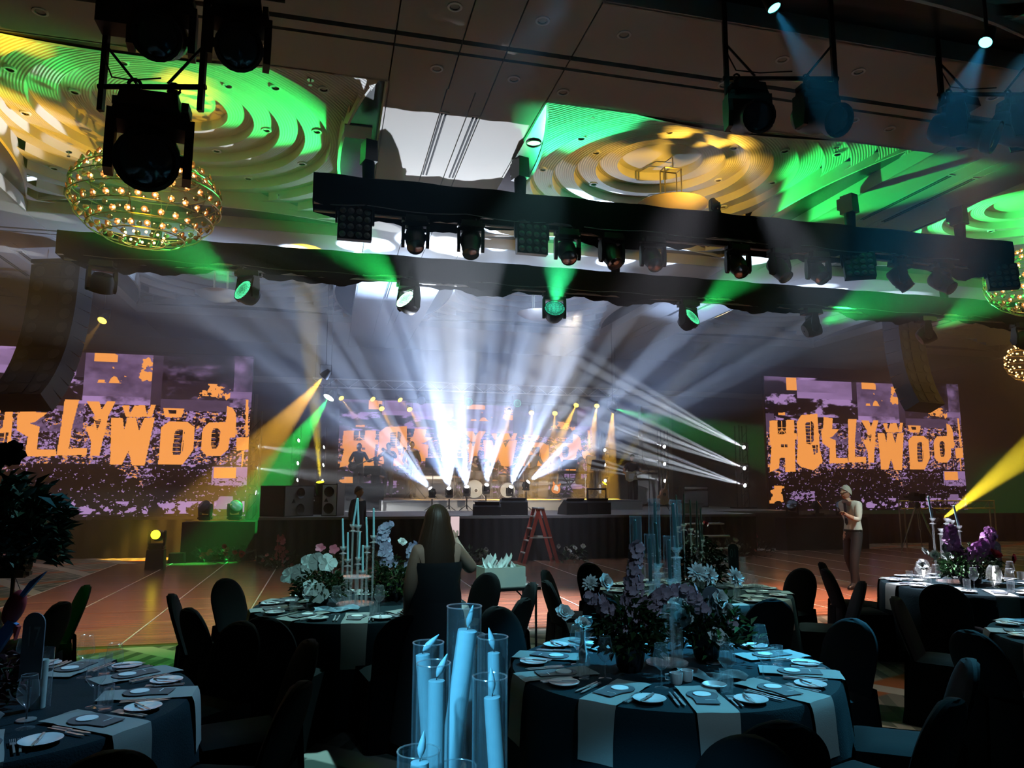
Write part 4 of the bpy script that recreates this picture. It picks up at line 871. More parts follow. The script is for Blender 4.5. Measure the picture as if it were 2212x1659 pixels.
# --- table number signs
def sign(loc,rz,txt,h,label,m=CARD):
    t=E('table_sign',loc,label,'table sign',rz=rz); w=.05
    B().prism([(-w,0),(w,0),(w,h-.05)]+[(w*math.cos(a),h-.05+w*math.sin(a)) for a in np.linspace(0,PI,11)]+[(-w,h-.05)],-.003,.003,Matrix.Translation((0,0,.17))@Matrix.Rotation(PI/2,4,'X')).o('board',m,t)
    B().cyl((0,0,.0),(0,0,.18),.004,n=6).o('rod',BLKM,t); B().lathe([(.001,0),(.04,0),(.04,.004),(.001,.006)],16).o('foot',STEEL,t,smooth=True)
    cu=bpy.data.curves.new('n','FONT'); cu.body=txt; cu.size=.105; cu.align_x='CENTER'; cu.align_y='CENTER'; cu.extrude=.0006; to=bpy.data.objects.new('n',cu); COL.objects.link(to)
    dg=bpy.context.evaluated_depsgraph_get(); me=bpy.data.meshes.new_from_object(to.evaluated_get(dg)); me.name='number'; me.materials.clear(); me.materials.append(mat('pale_print',(.35,.37,.38),.5)); bpy.data.objects.remove(to)
    o=inst('number',me,t); o.matrix_local=Matrix.Translation((0,-.004,.17+h*.62))@Matrix.Rotation(PI/2,4,'X')@Matrix.Diagonal((.62,1.15,1,1))
sign((-1.22,3.76,Z),-.3,'17',.28,'tall dark arched sign reading 17 at the left edge',mat('grey_sign',(.16,.16,.17),.6)); sign((2.19,4.02,Z),-.5,'16',.26,'tall black arched sign reading 16 on the big front table')
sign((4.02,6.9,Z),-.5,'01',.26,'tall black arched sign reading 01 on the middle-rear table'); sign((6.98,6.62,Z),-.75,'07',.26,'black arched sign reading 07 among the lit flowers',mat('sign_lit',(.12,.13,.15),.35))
# --- side table with the gift box
t=E('folding_side_table',(1.86,7.78,0),'small black folding side table behind the standing woman','table',rz=.1)
B().box((0,0,.70),(.62,.46,.03)).o('tabletop',BLKM,t)
for sx in (-1,1):
    for sy in (-1,1): B().cyl((sx*.27,sy*.19,0),(sx*.27,sy*.19,.69),.013,n=6).o('leg',BLKM,t)
    B().cyl((sx*.27,.19,.55),(sx*.13,.19,.69),.008,n=5).o('brace',BLKM,t)
BX=mat('pale_card_box',(.72,.74,.60),.7,noise=(5,(.42,.60,.58)))
t=E('gift_box',(1.80,7.74,.717),'pale open box stuffed with tissue paper on the side table','box',rz=.12)
for (c,d,n) in (((0,-.14,.10),(.44,.006,.2),'box_side'),((0,.14,.10),(.44,.006,.2),'box_side'),((-.22,0,.10),(.006,.28,.2),'box_side'),((.22,0,.10),(.006,.28,.2),'box_side'),((0,0,.004),(.44,.28,.006),'box_bottom')): B().box(c,d).o(n,BX,t)
TIS=mat('tissue_paper',(.66,.70,.66),.8)
for k in range(6):
    rr=random.Random(k); a0=rr.uniform(0,6)
    B().grid(lambda u,v:(-.14+.056*k+.07*(u-.5)+.03*math.sin(v*6+a0),.06*math.sin(u*7+a0)*.6+.03*(v-.5)+.02*math.cos(u*9+v*4),.06+v*(.20+.05*math.sin(k*2.1))+.03*math.sin(u*8+a0)),8,8).o('tissue_sheet',TIS,t,smooth=True)
B().box((-.12,.02,.22),(.13,.008,.16),Matrix.Rotation(.5,3,'Y')).o('card_sleeve',PAPER,t)
tag(B().lathe([(.001,.0),(.05,.0),(.085,.012),(.082,.015),(.001,.006)],24).o('saucer',WHITE,smooth=True,loc=(2.10,7.66,.718)),'white saucer at the right end of the small side table','plate')
tag(B().box((0,0,.035),(.05,.05,.07)).o('small_box',PAPER,loc=(2.08,7.88,.718),rot=(0,0,.3)),'tiny white box behind the saucer on the side table','box')
# ================================================================ CHAIRS
def chair_fn():
    t=E('banquet_chair',(0,0,0),'x','chair')
    def hw(v):      # half width of the rounded back, v 0 (seat) .. 1 (top)
        return .205+.012*v if v<.50 else (.211)*math.sqrt(max(0,1-((v-.50)/.50)**2.3))
    H=.45
    def back(u,v,side,off):
        v=1-(1-v)**1.7; w=hw(v); x=(u*2-1)*w; bulge=.030*math.sqrt(max(0,1-(u*2-1)**2))*(1 if v<.97 else .5)+.008
        return (x,-.20-.15*v+side*bulge-.03*(1-(u*2-1)**2)*side*0,.44+H*v)
    b=B(); nu,nv=12,20
    b.grid(lambda u,v:back(u,v,1,0),nu,nv); b.grid(lambda u,v:back(1-u,v,-1,0),nu,nv)
    for s in (0,1): b.grid(lambda u,v:tuple((Vector(back(s,v,1,0))*(1-u)+Vector(back(s,v,-1,0))*u)),1,nv)
    b.o('backrest',CHAIRM,t,smooth=True)
    def seat(u,v):
        x=(u*2-1)*.225; y=-.22+.45*v; e=max(abs(u*2-1),abs(v*2-1)); return (x,y,.47-.03*max(0,e-.7)/.3+.008*math.cos(x*6))
    B().grid(seat,10,10).o('seat',CHAIRM,t,smooth=True)
    def skirt(u,v):
        # walk the outline of the seat: front, right, back, left
        P=[(-.225,.23),(.225,.23),(.225,-.23),(-.225,-.23),(-.225,.23)]; q=u*4; i=min(int(q),3); f=q-i; x=P[i][0]*(1-f)+P[i+1][0]*f; y=P[i][1]*(1-f)+P[i+1][1]*f
        k=1-v; c=.012*math.sin(f*PI)*v*(1 if i%2==0 else 1); g=1+.13*k-.07*math.sin(PI*f)*k
        return (x*g,y*g-(.04*k if i==2 else 0),.445*v+.01)
    B().grid(skirt,48,8).o('skirt',CHAIRM,t,smooth=True)
    for s in (-1,1): B().grid(lambda u,v:(s*(.012+.20*u*(1+.12*(1-v))),-.262-.03*(1-v)-.012*math.sin(u*PI),.02+.48*v),4,6).o('back_panel',CHAIRM,t,smooth=True)
    return t
chair=Proto(chair_fn)
CH=[('T7',-2.17,7.21,'black covered chair at the left, the one behind its pair on the dance floor edge'),('T7',-1.9,6.32,'black covered chair at the left, front one of the pair before the dance floor'),
('T2',-1.03,6.58,'black chair seen edge-on beside the dance floor, its back lit green'),('T2',-.80,7.46,'rounded black chair standing alone against the dance floor left of centre'),
('T2',-.78,5.89,'black chair behind the big left chair, its grey seat edge showing'),('T2',-.21,5.62,'big dark chair back in front of the crystal candle holder'),('T2',.50,5.54,'dark chair back pushed in front of the standing woman'),
('T2',1.32,7.26,'chair just right of the woman before the gift box table'),('T2',1.52,6.62,'chair right of the tall glass cylinder, the taller of two overlapping'),('T2',1.26,5.93,'chair right of the tall glass cylinder, the lower of two overlapping'),
('T3',1.34,5.14,'broad black chair back between the glass cylinders and the big front table'),('T3',3.13,4.3,'tall black chair behind the right side of the big front table'),('T3',3.01,3.35,'chair to the right of the big front table with a blue-lit seat'),
('T3',2.49,2.75,'chair at the lower right with its back leaning away, nearest the camera'),('T3',1.67,2.6,'dark chair back in front of the big front table'),
('T4',2.34,7.47,'left rear chair of the two standing edge-on on the bright floor'),('T4',2.05,6.73,'left front chair of the two standing edge-on on the bright floor'),('T4',2.97,7.98,'rounded chair behind the table marked 01, at its rear left'),
('T4',4.76,7.06,'rounded chair at the right end of the table marked 01 against the red floor'),('T4',3.39,5.44,'large dark chair back before the table marked 01'),('T4',4.68,6.1,'chair seen sideways with a grey inner face right of the table marked 01'),('T4',2.14,5.68,'low chair behind the mauve flowers, front left of the table marked 01'),
('T5',5.17,7.02,'big chair with a long pleated skirt and split back left of the bright table'),('T5',5.71,7.48,'thin chair edge with a violet highlight behind the big skirted chair'),('T5',5.58,5.83,'black chair hiding the front of the brightly lit right table'),('T5',5.92+.25,5.43-.1,'black chair at the right edge before the brightly lit table'),
('T6',3.98,3.86,'dark chair before the table cut by the right edge'),('T6',4.3,2.9,'dark chair at the lower right corner of the room view'),('T6',4.5,5.0,'dark chair behind the corner table'),
('T1',-.72,4.91,'big black chair between the left front table and the green floor'),('T1',-.32,4.4,'dark chair with a faint rim, right of the left front table'),('T1',-.22,3.6,'lowest dark chair right of the left front table'),('T1',-.76,2.93,'rounded chair back at the bottom left edge'),
('T0',1.35,2.35,'chair seat edge lit blue at the bottom right')]
for tk,x,y,l in CH:
    c=Vector(TABS[tk]); d=(c-Vector((x,y))).normalized(); o=Vector((x,y))+d*.345
    if (o-c).length<1.16: o=c-d*1.16
    chair((o.x,o.y,0),math.atan2(-d.x,d.y),l,'black covered banquet chairs')
# ================================================================ FLOWERS, CANDLES, CRYSTAL
def petal_flower(n,L,w,cup,m,name,layers=1,jit=.12,seed=1):
    rd=random.Random(seed); b=B()
    for l in range(layers):
        for k in range(n):
            a=2*PI*(k+.5*l)/n+rd.uniform(-jit,jit); c=cup+l*.35; Lk=L*(1-.22*l)*rd.uniform(.9,1.1)
            M=Matrix.Rotation(a,4,'Z')@Matrix.Rotation(-c,4,'Y')
            pts=[(0,0,0),(Lk*.4,-w*.5,.1*L),(Lk*.8,-w*.42,.04*L),(Lk,0,-.05*L),(Lk*.8,w*.42,.04*L),(Lk*.4,w*.5,.1*L),(Lk*.5,0,-.02*L)]
            b._add([M@Vector(p) for p in pts],[(0,1,6),(1,2,6),(2,3,6),(3,4,6),(4,5,6),(5,0,6)])
    return b.mesh(name,m,True,80)
OM=petal_flower(5,.029,.026,.25,MAUVE,'blossom'); OP=petal_flower(5,.045,.040,.25,PLUM,'blossom'); OPK=petal_flower(5,.035,.03,.3,PINKP,'blossom')
RW=petal_flower(7,.050,.040,.25,CREAM,'rose',4,.2); RR=petal_flower(7,.05,.04,.4,RED,'rose',3,.2); SPIKY=petal_flower(12,.055,.016,.15,CREAM,'dahlia',4,.1); BIGO=petal_flower(5,.085,.085,.1,mat('pale_orchid',(.50,.55,.50),.5,noise=(14,(.3,.42,.40))),'orchid_flower',1)
HYD=B(); 
_r=random.Random(3)
for _ in range(46):
    a,b2=_r.uniform(0,6.28),_r.uniform(-.3,1.5); c=Vector((math.cos(a)*math.cos(b2),math.sin(a)*math.cos(b2),math.sin(b2)))*.085
    q=c.to_track_quat('Z','Y')
    for k in range(4):
        M=q.to_matrix().to_4x4()@Matrix.Rotation(k*PI/2+a,4,'Z'); HYD._add([c+M@Vector(p) for p in ((0,0,0),(.016,-.012,.004),(.026,0,0),(.016,.012,.004))],[(0,1,2,3)])
HYDM=HYD.mesh('hydrangea_head',mat('grey_hydrangea',(.36,.24,.34),.6,noise=(20,(.22,.24,.42))))
def leafy(n,R_,m,seed,hz=.6,L=.06,name='foliage'):
    rd=random.Random(seed); b=B()
    for _ in range(n):
        a=rd.uniform(0,2*PI); r=R_*math.sqrt(rd.random()); z=rd.uniform(0,hz)*R_*(1.2-.6*r/R_); l=L*rd.uniform(.6,1.3)
        M=Matrix.Translation((r*math.cos(a),r*math.sin(a),z))@Matrix.Rotation(a+rd.uniform(-.8,.8),4,'Z')@Matrix.Rotation(rd.uniform(-1.2,.5),4,'Y')@Matrix.Rotation(rd.uniform(-.6,.6),4,'X')
        w=l*.22; b._add([M@Vector(p) for p in ((0,0,0),(l*.45,-w,.01),(l,0,-.01),(l*.45,w,.01),(l*.5,0,-.008))],[(0,1,4),(1,2,4),(2,3,4),(3,0,4)])
    return b.mesh(name,m,False)
def spray(t,pts,me,n,r,seed,label,name='orchid_stem',sc=1.):
    rd=random.Random(seed); P=[Vector(p) for p in pts]
    def at(f): f*=len(P)-1; i=min(int(f),len(P)-2); return P[i].lerp(P[i+1],f-i)
    s=B().tube([at(k/8) for k in range(9)],.004,5).o(name,GREEN2,t,label=label)
    for k in range(n):
        f=.18+.82*k/n; c=at(f); rr=r*(1.05-.35*f); a=k*2.4; d=Vector((math.cos(a),math.sin(a),rd.uniform(-.3,.5)))
        inst('blossom',me,s,loc=c+d*rr*rd.uniform(.5,1.),rot=(d+Vector((0,-.5,0))).to_track_quat('Z','Y').to_euler(),sc=sc*rd.uniform(.8,1.25)*(1.1-.3*f))
    return s
def fl(t,me,ps,sc=1.,label=None,face=(0,-1,.35)):
    for i,p in enumerate(ps): inst(me.name.split('.')[0],me,t,loc=p,rot=(Vector(face)+Vector((.5*math.sin(i*2.3+p[0]*9),0,.4*math.cos(i*1.7)))).to_track_quat('Z','Y').to_euler(),sc=sc*(1+.15*math.sin(i*3.1)),label=label)
VASE=mat('black_vase',(.015,.015,.018),.3)
def vase(t,r,h): B().lathe([(r*.7,0),(r*.85,.02),(r,h*.6),(r*.92,h),(r*.85,h),(r*.9,h*.6),(.001,.02)],20).o('vase',VASE,t,smooth=True)
def arr(loc,label,cat='flowers'): return E('flower_arrangement',loc,label,cat)
# big front table, left bouquet: camera-right axis is (.97,-.24)
def cr(x,d=0.,z=0.): return (x*.97+d*.24,-x*.24+d*.97,z)
t=arr((1.66,3.98,Z),'dark bouquet with three mauve orchid sprays on the big front table'); vase(t,.085,.16)
inst('foliage',leafy(700,.18,GREEN,1,1.5),t,loc=(0,0,.10),kind='stuff')
spray(t,[cr(0,0,.15),cr(.02,0,.35),cr(.03,.0,.52),cr(.06,.0,.68)],OM,75,.050,1,'mauve orchid spray standing upright','orchid_stem',1.1)
spray(t,[cr(-.02,0,.14),cr(-.08,0,.26),cr(-.15,-.02,.36),cr(-.23,-.04,.40)],OM,64,.052,2,'mauve orchid spray leaning left','orchid_stem',1.1)
spray(t,[cr(.03,0,.14),cr(.10,0,.30),cr(.20,0,.42),cr(.33,0,.43),cr(.42,0,.32)],OM,95,.055,3,'mauve orchid spray arching right','orchid_stem',1.15)
fl(t,RW,[cr(-.36,.02,.30),cr(-.12,.10,.46)],1.1); fl(t,SPIKY,[cr(-.20,.12,.45)],1.); 
t=arr((2.20,4.12,Z),'white blooms and dark leaves right of the crystal holder on the big front table'); vase(t,.085,.15)
inst('foliage',leafy(750,.19,GREEN,2,1.6),t,loc=(0,0,.08),kind='stuff'); inst('foliage',leafy(60,.20,GREEN2,5,1.5),t,loc=(.08,-.1,.05),kind='stuff')
fl(t,SPIKY,[cr(-.05,-.05,.50),cr(.03,.0,.48),cr(-.10,.0,.36),cr(.20,.05,.46)],1.25); fl(t,RW,[cr(.02,-.18,.16),cr(.06,-.1,.36),cr(.10,-.08,.29),cr(-.15,-.1,.25)],1.2); fl(t,OM,[cr(.14,-.1,.27),cr(.12,-.12,.22)],1.4)
t=E('small_bud_vase',(1.47,4.22,Z),'slim white vase with a single white bloom at the left of the front table','vase'); B().lathe([(.02,0),(.026,.05),(.012,.13),(.014,.17)],14).o('vase',WHITE,t,smooth=True); fl(t,RW,[(0,0,.21)],1.0)
# scarf of cloth round the foot
def scarf(loc,rz,label,m):
    tag(B().grid(lambda u,v:(.36*(u-.5)+.02*math.sin(v*5),.13*(v-.5)+.05*math.sin(u*9),.012+.028*abs(math.sin(u*11+v*3))*math.sin(PI*v)),30,8).o('cloth_runner',m,smooth=True,loc=loc,rot=(0,0,rz)),label,'cloth')
SC1=mat('dark_gauze',(.10,.09,.09),.7); SC2=mat('blue_gauze',(.16,.26,.32),.6)
scarf((2.0,3.72,Z+.002),-.5,'crumpled dark gauze runner at the foot of the front crystal holder',SC1); scarf((.10,6.32,Z+.002),.1,'crumpled blue-grey gauze before the holder with eight candles',SC2); scarf((-1.5,3.72,Z+.002),.3,'crumpled dark gauze at the left picture edge',SC1)
# table beside the woman
t=arr((-.02,6.72,Z),'large pale green orchid blooms left of the crystal holder'); vase(t,.08,.14); inst('foliage',leafy(500,.22,GREEN,7,1.1),t,loc=(0,0,.06),kind='stuff')
fl(t,BIGO,[cr(-.26,0,.24),cr(-.10,-.02,.34),cr(-.02,-.05,.36),cr(.06,-.05,.35),cr(-.02,-.2,.16),cr(.04,-.2,.12),cr(-.16,-.05,.27)],1.05)
fl(t,OPK,[cr(-.04,.1,.46),cr(.08,.1,.45)],1.4)
t=arr((.62,6.86,Z),'pink and blue orchid sprays behind the standing woman'); vase(t,.09,.16); inst('foliage',leafy(600,.24,GREEN,8,1.2),t,loc=(0,0,.06),kind='stuff'); inst('foliage',leafy(60,.2,GREEN2,9,.8),t,loc=(.12,-.1,.04),kind='stuff')
PB=petal_flower(5,.034,.03,.25,mat('pink_blue_petal',(.45,.34,.50),.6,noise=(9,(.24,.40,.52))),'blossom')
spray(t,[cr(-.02,0,.2),cr(-.08,0,.4),cr(-.12,0,.58),cr(-.06,.0,.66)],PB,80,.055,11,'pale pink and blue orchid spray','orchid_stem',1.1); spray(t,[cr(.1,0,.18),cr(.16,0,.32),cr(.16,0,.48)],PB,60,.055,12,'pink orchid spray, the shorter one','orchid_stem',1.1); fl(t,RW,[cr(.06,0,.50)],.9)
# table 01
t=arr((3.72,6.98,Z),'dark dried bouquet behind the table marked 01'); vase(t,.08,.14); inst('foliage',leafy(800,.26,GREEN,12,1.7),t,loc=(-.05,0,.06),kind='stuff')
fl(t,petal_flower(9,.05,.03,.3,mat('beige_bloom',(.30,.25,.19),.8),'dried_bloom',4,.3),[cr(-.14,-.1,.46),cr(-.06,-.12,.40),cr(-.18,-.12,.20),cr(.0,-.1,.3)],1.3); fl(t,RR,[cr(.05,.05,.62)],.8)
for k in range(5):
    tag(B().lathe([(.001,.003),(.026,0),(.03,.01),(.03,.30),(.028,.30),(.027,.012),(.001,.01)],14).o('glass_cylinder',GLASS,smooth=True,loc=(3.80+.075*k,6.98-.03*k+.05*(k%2),Z)),'%s of five empty glass cylinders beside the sign 01'%ORD[k],'glass','glass cylinders beside the sign 01')
# bright table
t=arr((6.62,6.62,Z),'bright bouquet of purple orchids and blue-white roses'); vase(t,.12,.22); inst('foliage',leafy(800,.28,GREEN,14,1.1),t,loc=(0,0,.06),kind='stuff'); inst('foliage',leafy(120,.16,GREEN2,15,1.0),t,loc=cr(-.2,-.1,.10),kind='stuff')
spray(t,[cr(-.1,0,.2),cr(-.16,0,.4),cr(-.17,0,.58)],OP,52,.06,21,'purple orchid spray on the left','orchid_stem',1.25); spray(t,[cr(.1,0,.2),cr(.2,0,.4),cr(.27,0,.55)],OP,44,.06,22,'purple orchid spray on the right','orchid_stem',1.3)
spray(t,[cr(-.05,-.1,.15),cr(.02,-.1,.32),cr(.12,-.1,.42)],OP,64,.08,23,'dark purple orchids in the middle','orchid_stem',1.3)
fl(t,RW,[cr(-.46,0,.32),cr(-.36,0,.29),cr(-.26,0,.37),cr(-.25,-.05,.28),cr(-.52,-.05,.18)],1.15); fl(t,RR,[cr(.20,-.05,.34),cr(.26,-.05,.30),cr(.46,0,.26)],1.2)
# left tall glass stand with a great bouquet
t=arr((-1.62,4.22,Z),'great dark bouquet raised on a tall glass stand at the left edge')
for a in range(5): B().cyl((.05*math.cos(a*1.26),.05*math.sin(a*1.26),.0),(.05*math.cos(a*1.26),.05*math.sin(a*1.26),.66),.007,n=6).o('glass_rod',CRYS,t)
B().lathe([(.001,0),(.11,0),(.11,.012),(.001,.014)],24).o('base',CRYS,t,smooth=True); B().lathe([(.001,.66),(.10,.66),(.10,.672),(.001,.674)],24).o('top_plate',CRYS,t,smooth=True)
inst('foliage',leafy(1500,.33,GREEN,31,1.3,.085),t,loc=(0,0,.62),kind='stuff'); inst('foliage',leafy(120,.31,mat('teal_leaf',(.05,.16,.14),.5),32,1.4,.09),t,loc=(.02,-.03,.66),kind='stuff')
fl(t,petal_flower(8,.07,.05,.3,mat('dark_rose',(.05,.05,.035),.6),'rose',4,.2),[cr(.0,-.1,1.16),cr(.13,-.05,1.15),cr(-.1,-.1,1.08),cr(.06,-.2,1.02)],1.1)
fl(t,BIGO,[cr(.1,-.25,.98),cr(-.05,-.25,.93)],.8)
for i,(x,z) in enumerate(((.32,.98),(.27,.86),(.20,1.02))): B().grid(lambda u,v:(*cr(x-.14+.16*u,-.1+.02*i)[:2],z-.06+.10*u+.03*(v-.5)*math.sin(PI*u)),6,2).o('long_leaf',GREEN,t)
t=arr((-1.52,4.08,Z),'low red and green flowers under the tall stand at the left'); vase(t,.09,.12); inst('foliage',leafy(260,.20,mat('dark_red_leaf',(.09,.02,.02),.5),33,.9),t,loc=(0,0,.05),kind='stuff'); inst('foliage',leafy(120,.2,GREEN,34,.7),t,loc=(0,0,.03),kind='stuff'); fl(t,RW,[cr(.06,-.12,.12),cr(.1,-.12,.2)],.7)
# parrot ornament and shiny heart hanging off the stand
BLUEF=mat('blue_feather',(.04,.17,.42),.5); REDF=mat('red_feather',(.30,.02,.03),.5)
t=E('parrot_ornament',(-1.43,3.95,1.12),'blue and red parrot ornament hanging left of the chairs','ornament'); Q=Matrix.Rotation(-.24,4,'Z')
B().ball((.06,0,.07),.045,12,8,(1,.8,1.9),Q@Matrix.Rotation(.35,4,'Y')).o('body',REDF,t,smooth=True)
B().prism([(.05,.02),(.09,.0),(.02,-.12),(-.08,-.26),(-.10,-.25),(-.04,-.10)],-.012,.012,Q@Matrix.Rotation(PI/2,4,'X')).o('wing',BLUEF,t); B().prism([(.09,.13),(.105,.12),(.20,.235),(.13,.19)],-.008,.008,Q@Matrix.Rotation(PI/2,4,'X')).o('tail',BLUEF,t)
B().prism([(.075,-.0),(.10,-.01),(.085,-.07)],-.012,.012,Q@Matrix.Rotation(PI/2,4,'X')).o('beak',REDF,t); B().cyl((.09,0,.12),(.02,.0,.28),.0015,n=4).o('thread',BLKM,t)
tag(B().ball((0,0,0),.06,16,10,(1,.7,1.25)).o('glass_bauble',mat('red_lacquer',(.22,.01,.015),.12,coat=1),smooth=True,loc=(-1.62,3.95,1.06)),'glossy dark red bauble beside the parrot ornament','ornament')
# dark flowers along the foot of the stage and at the right drape
fs=[(-2.0,18.2,.4,'red'),(-.9,16.5,.4,'pink'),(.1,16.7,.35,'cream'),(1.1,16.75,.35,'cream'),(3.2,16.7,.4,'cream'),(5.5,16.75,.4,'cream'),(9.4,16.6,.55,'cream'),(10.6,17.3,.5,'pink'),(-2.5,18.6,.4,'red'),(7.6,16.8,.3,'cream')]
for i,(x,y,s,c) in enumerate(fs):
    t=arr((x,y,0),'%s bush from the left of the dark flowers lying along the stage foot'%ORD[i]); t['group']='flowers along the stage foot'
    inst('foliage',leafy(150,s,GREEN,40+i,1.0,.13),t,kind='stuff'); rd=random.Random(i); me={'red':RR,'pink':OPK,'cream':RW}[c]
    fl(t,me,[(rd.uniform(-s,s)*.8,-.1-rd.uniform(0,.2),rd.uniform(.1,s)) for _ in range(7)],1.3)
    if c=='pink': spray(t,[(0,-.1,.1),(0,-.1,.4),(.02,-.1,.72)],OPK,26,.08,50+i,None,sc=1.8)
# --- crystal candle holders; candles are things of their own
def holder(loc,label,rods,tray,rz=0,base=.16,tr=None):
    """rods: (x, d, height above table, radius of foot plate)"""
    t=E('candle_holder',loc,label,'candle holder',rz=rz)
    B().lathe([(.001,0),(base,0),(base,.01),(.001,.014)],28).o('base',CRYS,t,smooth=True)
    for x,d,h,rr in rods:
        p=cr(x,d); B().cyl((p[0],p[1],.012),(p[0],p[1],h-.045),rr,n=8).o('rod',CRYS,t,smooth=True)
        B().lathe([(.030,-.052),(.034,-.045),(.012,-.040),(.009,-.03),(.011,-.02),(.024,-.008),(.030,.012),(.026,.012),(.014,-.006)],14,Matrix.Translation((p[0],p[1],h))).o('candle_cup',CRYS,t,smooth=True)
    for k in range(tray): 
        a=2*PI*k/tray; q=(tr or (.08,.22)); B().cyl((q[0]*math.cos(a),q[0]*math.sin(a),.012),(q[0]*math.cos(a),q[0]*math.sin(a),q[1]),.006,n=6).o('thin_rod',CRYS,t)
    if tray: B().lathe([(.001,q[1]),(q[0]+.035,q[1]),(q[0]+.035,q[1]+.008),(.001,q[1]+.01)],28).o('tray',CRYS,t,smooth=True)
    return t
def taper(p0,p1,r,label,group,m=WAX):
    p0=Vector(p0); p1=Vector(p1); t=E('taper_candle',p0,label,'candle',group); d=p1-p0
    B().tube([(0,0,0),d*.5,d*.985,d],[r,r*.95,r*.85,r*.5],12).o('wax',m,t,smooth=True); B().cyl(d,d+Vector((0,0,.012)),.0012,n=4).o('wick',BLKM,t)
def at_(b,x,d,z): c=cr(x,d); return (b[0]+c[0],b[1]+c[1],Z+z)
b0=(.27,6.66)
H2=[(-.115,.0,.47,1.215+0),( -.037,.0,.66,0),(.010,.0,.655,0),(-.060,-.06,.37,0),(.030,-.05,.385,0),(.085,.03,.475,0),(.072,-.07,.275,0),(.145,.0,.565,0)]
holder((*b0,Z),'crystal candle holder with eight turquoise tapers beside the woman',[(x,d,h,.009) for x,d,h,_ in H2],12,tr=(.10,.225))
tips=[(-.13,.72),(-.006,.897),(-.004,.895),(-.068,.607),(.034,.61),(.07,.73),(.066,.50),(.138,.81)]
for i,((x,d,h,_),(tx,tz)) in enumerate(zip(H2,tips)): taper(at_(b0,x,d,h),at_(b0,tx,d,tz),.0095,'%s turquoise taper from the left in the holder beside the woman'%ORD[i],'turquoise tapers beside the woman')
b0=(1.93,4.08)
H3=[(-.165,.0,.55,.012,-.17,.81,.035),(-.05,.02,.53,.012,-.045,.91,.034),(.068,-.02,.64,.022,.052,.905,.034),(-.095,-.06,.455,.012,-.097,.71,.032),(.015,-.07,.47,.012,.012,.70,.035),(-.045,-.03,.55,.012,-.055,.795,0)]
holder((*b0,Z),'tall crystal holder with candles in glass chimneys on the big front table',[(x,d,h,rr) for x,d,h,rr,*_ in H3]+[(-.055,-.10,.50,.026),(-.02,-.06,.33,.014),(.03,-.04,.36,.014),(-.08,.02,.34,.012),(.05,.04,.45,.012)],0,base=.12)
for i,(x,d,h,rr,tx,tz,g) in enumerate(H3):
    taper(at_(b0,x,d,h),at_(b0,tx,d,tz),.0105,'%s backlit turquoise taper from the left on the big front table'%ORD[i],'tapers on the big front table',bpy.data.materials.get('deep_teal_wax') or mat('deep_teal_wax',(.03,.07,.06),.45))  # wax darkened: the backlit shade of these tapers is in its colour
    if g:
        p=at_(b0,x,d,h+.0); tag(B().lathe([(g,0),(g,tz-h+.02)],20).tube([(g*math.cos(a),g*math.sin(a),tz-h+.02) for a in np.linspace(0,2*PI,21)[:-1]],.0012,4,closed=True).o('glass_chimney',GLASS,smooth=True,loc=p),'%s glass chimney from the left round a taper, big front table'%ORD[i],'glass chimney','glass chimneys on the big front table')
b0=(3.50,6.85)
H4=[(-.10,0,.60,-.11,.92),(-.04,0,.62,-.03,.93),(.03,0,.58,.03,.87),(.09,0,.56,.095,.86),(.14,.0,.47,.13,.79),(.07,-.05,.40,.075,.69),(.11,-.05,.36,.10,.67)]
holder((*b0,Z),'crystal candle holder with dark green tapers on the table marked 01',[(x,d,h,.008) for x,d,h,*_ in H4],0,base=.14)
for i,(x,d,h,tx,tz) in enumerate(H4): taper(at_(b0,x,d,h),at_(b0,tx,d,tz),.009,'%s dark green taper from the left on the table marked 01'%ORD[i],'dark tapers on the table marked 01',bpy.data.materials.get('dark_wax') or mat('dark_wax',(.12,.20,.17),.5))
b0=(6.55,6.75)
H5=[(-.19,0,.66,-.22,.91),(.09,0,.58,.05,.81)]
holder((*b0,Z),'bright crystal cluster with white tapers on the lit table',[(x,d,h,.010) for x,d,h,*_ in H5]+[(-.11,0,.55,.016),(-.08,.02,.54,.016),(-.04,0,.66,.018),(-.01,.02,.65,.018),(.02,0,.64,.018)],0,base=.18)
for i,(x,d,h,tx,tz) in enumerate(H5): taper(at_(b0,x,d,h),at_(b0,tx,d,tz),.012,'white taper on the lit table, %s one of two'%('left','right')[i],'white tapers on the lit table',WAXW)
# two stemmed glasses beside the bouquet, each spotlight glint an added glowing ball
for i,(x,y) in enumerate(((6.30,6.90),(6.60,6.30))):
    t=E('glint_goblet',(x,y,Z),'stemmed glass with an added glint on the lit table, %s of the black vase'%('left','right')[i],'goblet'); B().lathe([(.04,0),(.02,.01),(.05,.05),(.075,.12),(.06,.19),(.04,.22)],20).o('globe',CRYS,t,smooth=True); B().ball((0,0,.12),.016,8,6).o('glint_ball',glow('glint_ball_%s'%'ab'[i],(1,.97,.9),30),t)
# pillar candles at the left
for x,y,r,h,l in ((-1.24,3.95,.030,.21,'thick white pillar candle at the left front table'),(-1.40,4.35,.014,.26,'thin white candle behind the pillar candle')):
    t=E('pillar_candle',(x,y,Z),l,'candle'); B().lathe([(.001,0),(r,0),(r,h),(r*.8,h-.004),(.001,h-.008)],18).o('wax',mat('pillar_wax',(.50,.56,.52),.6) if r>.02 else bpy.data.materials['pillar_wax'],t,smooth=True)
tag(B().lathe([(.05,0),(.05,.26)],20).o('glass_chimney',GLASS,smooth=True,loc=(-1.24,3.95,Z)),'wide glass chimney round the pillar candle','glass chimney')
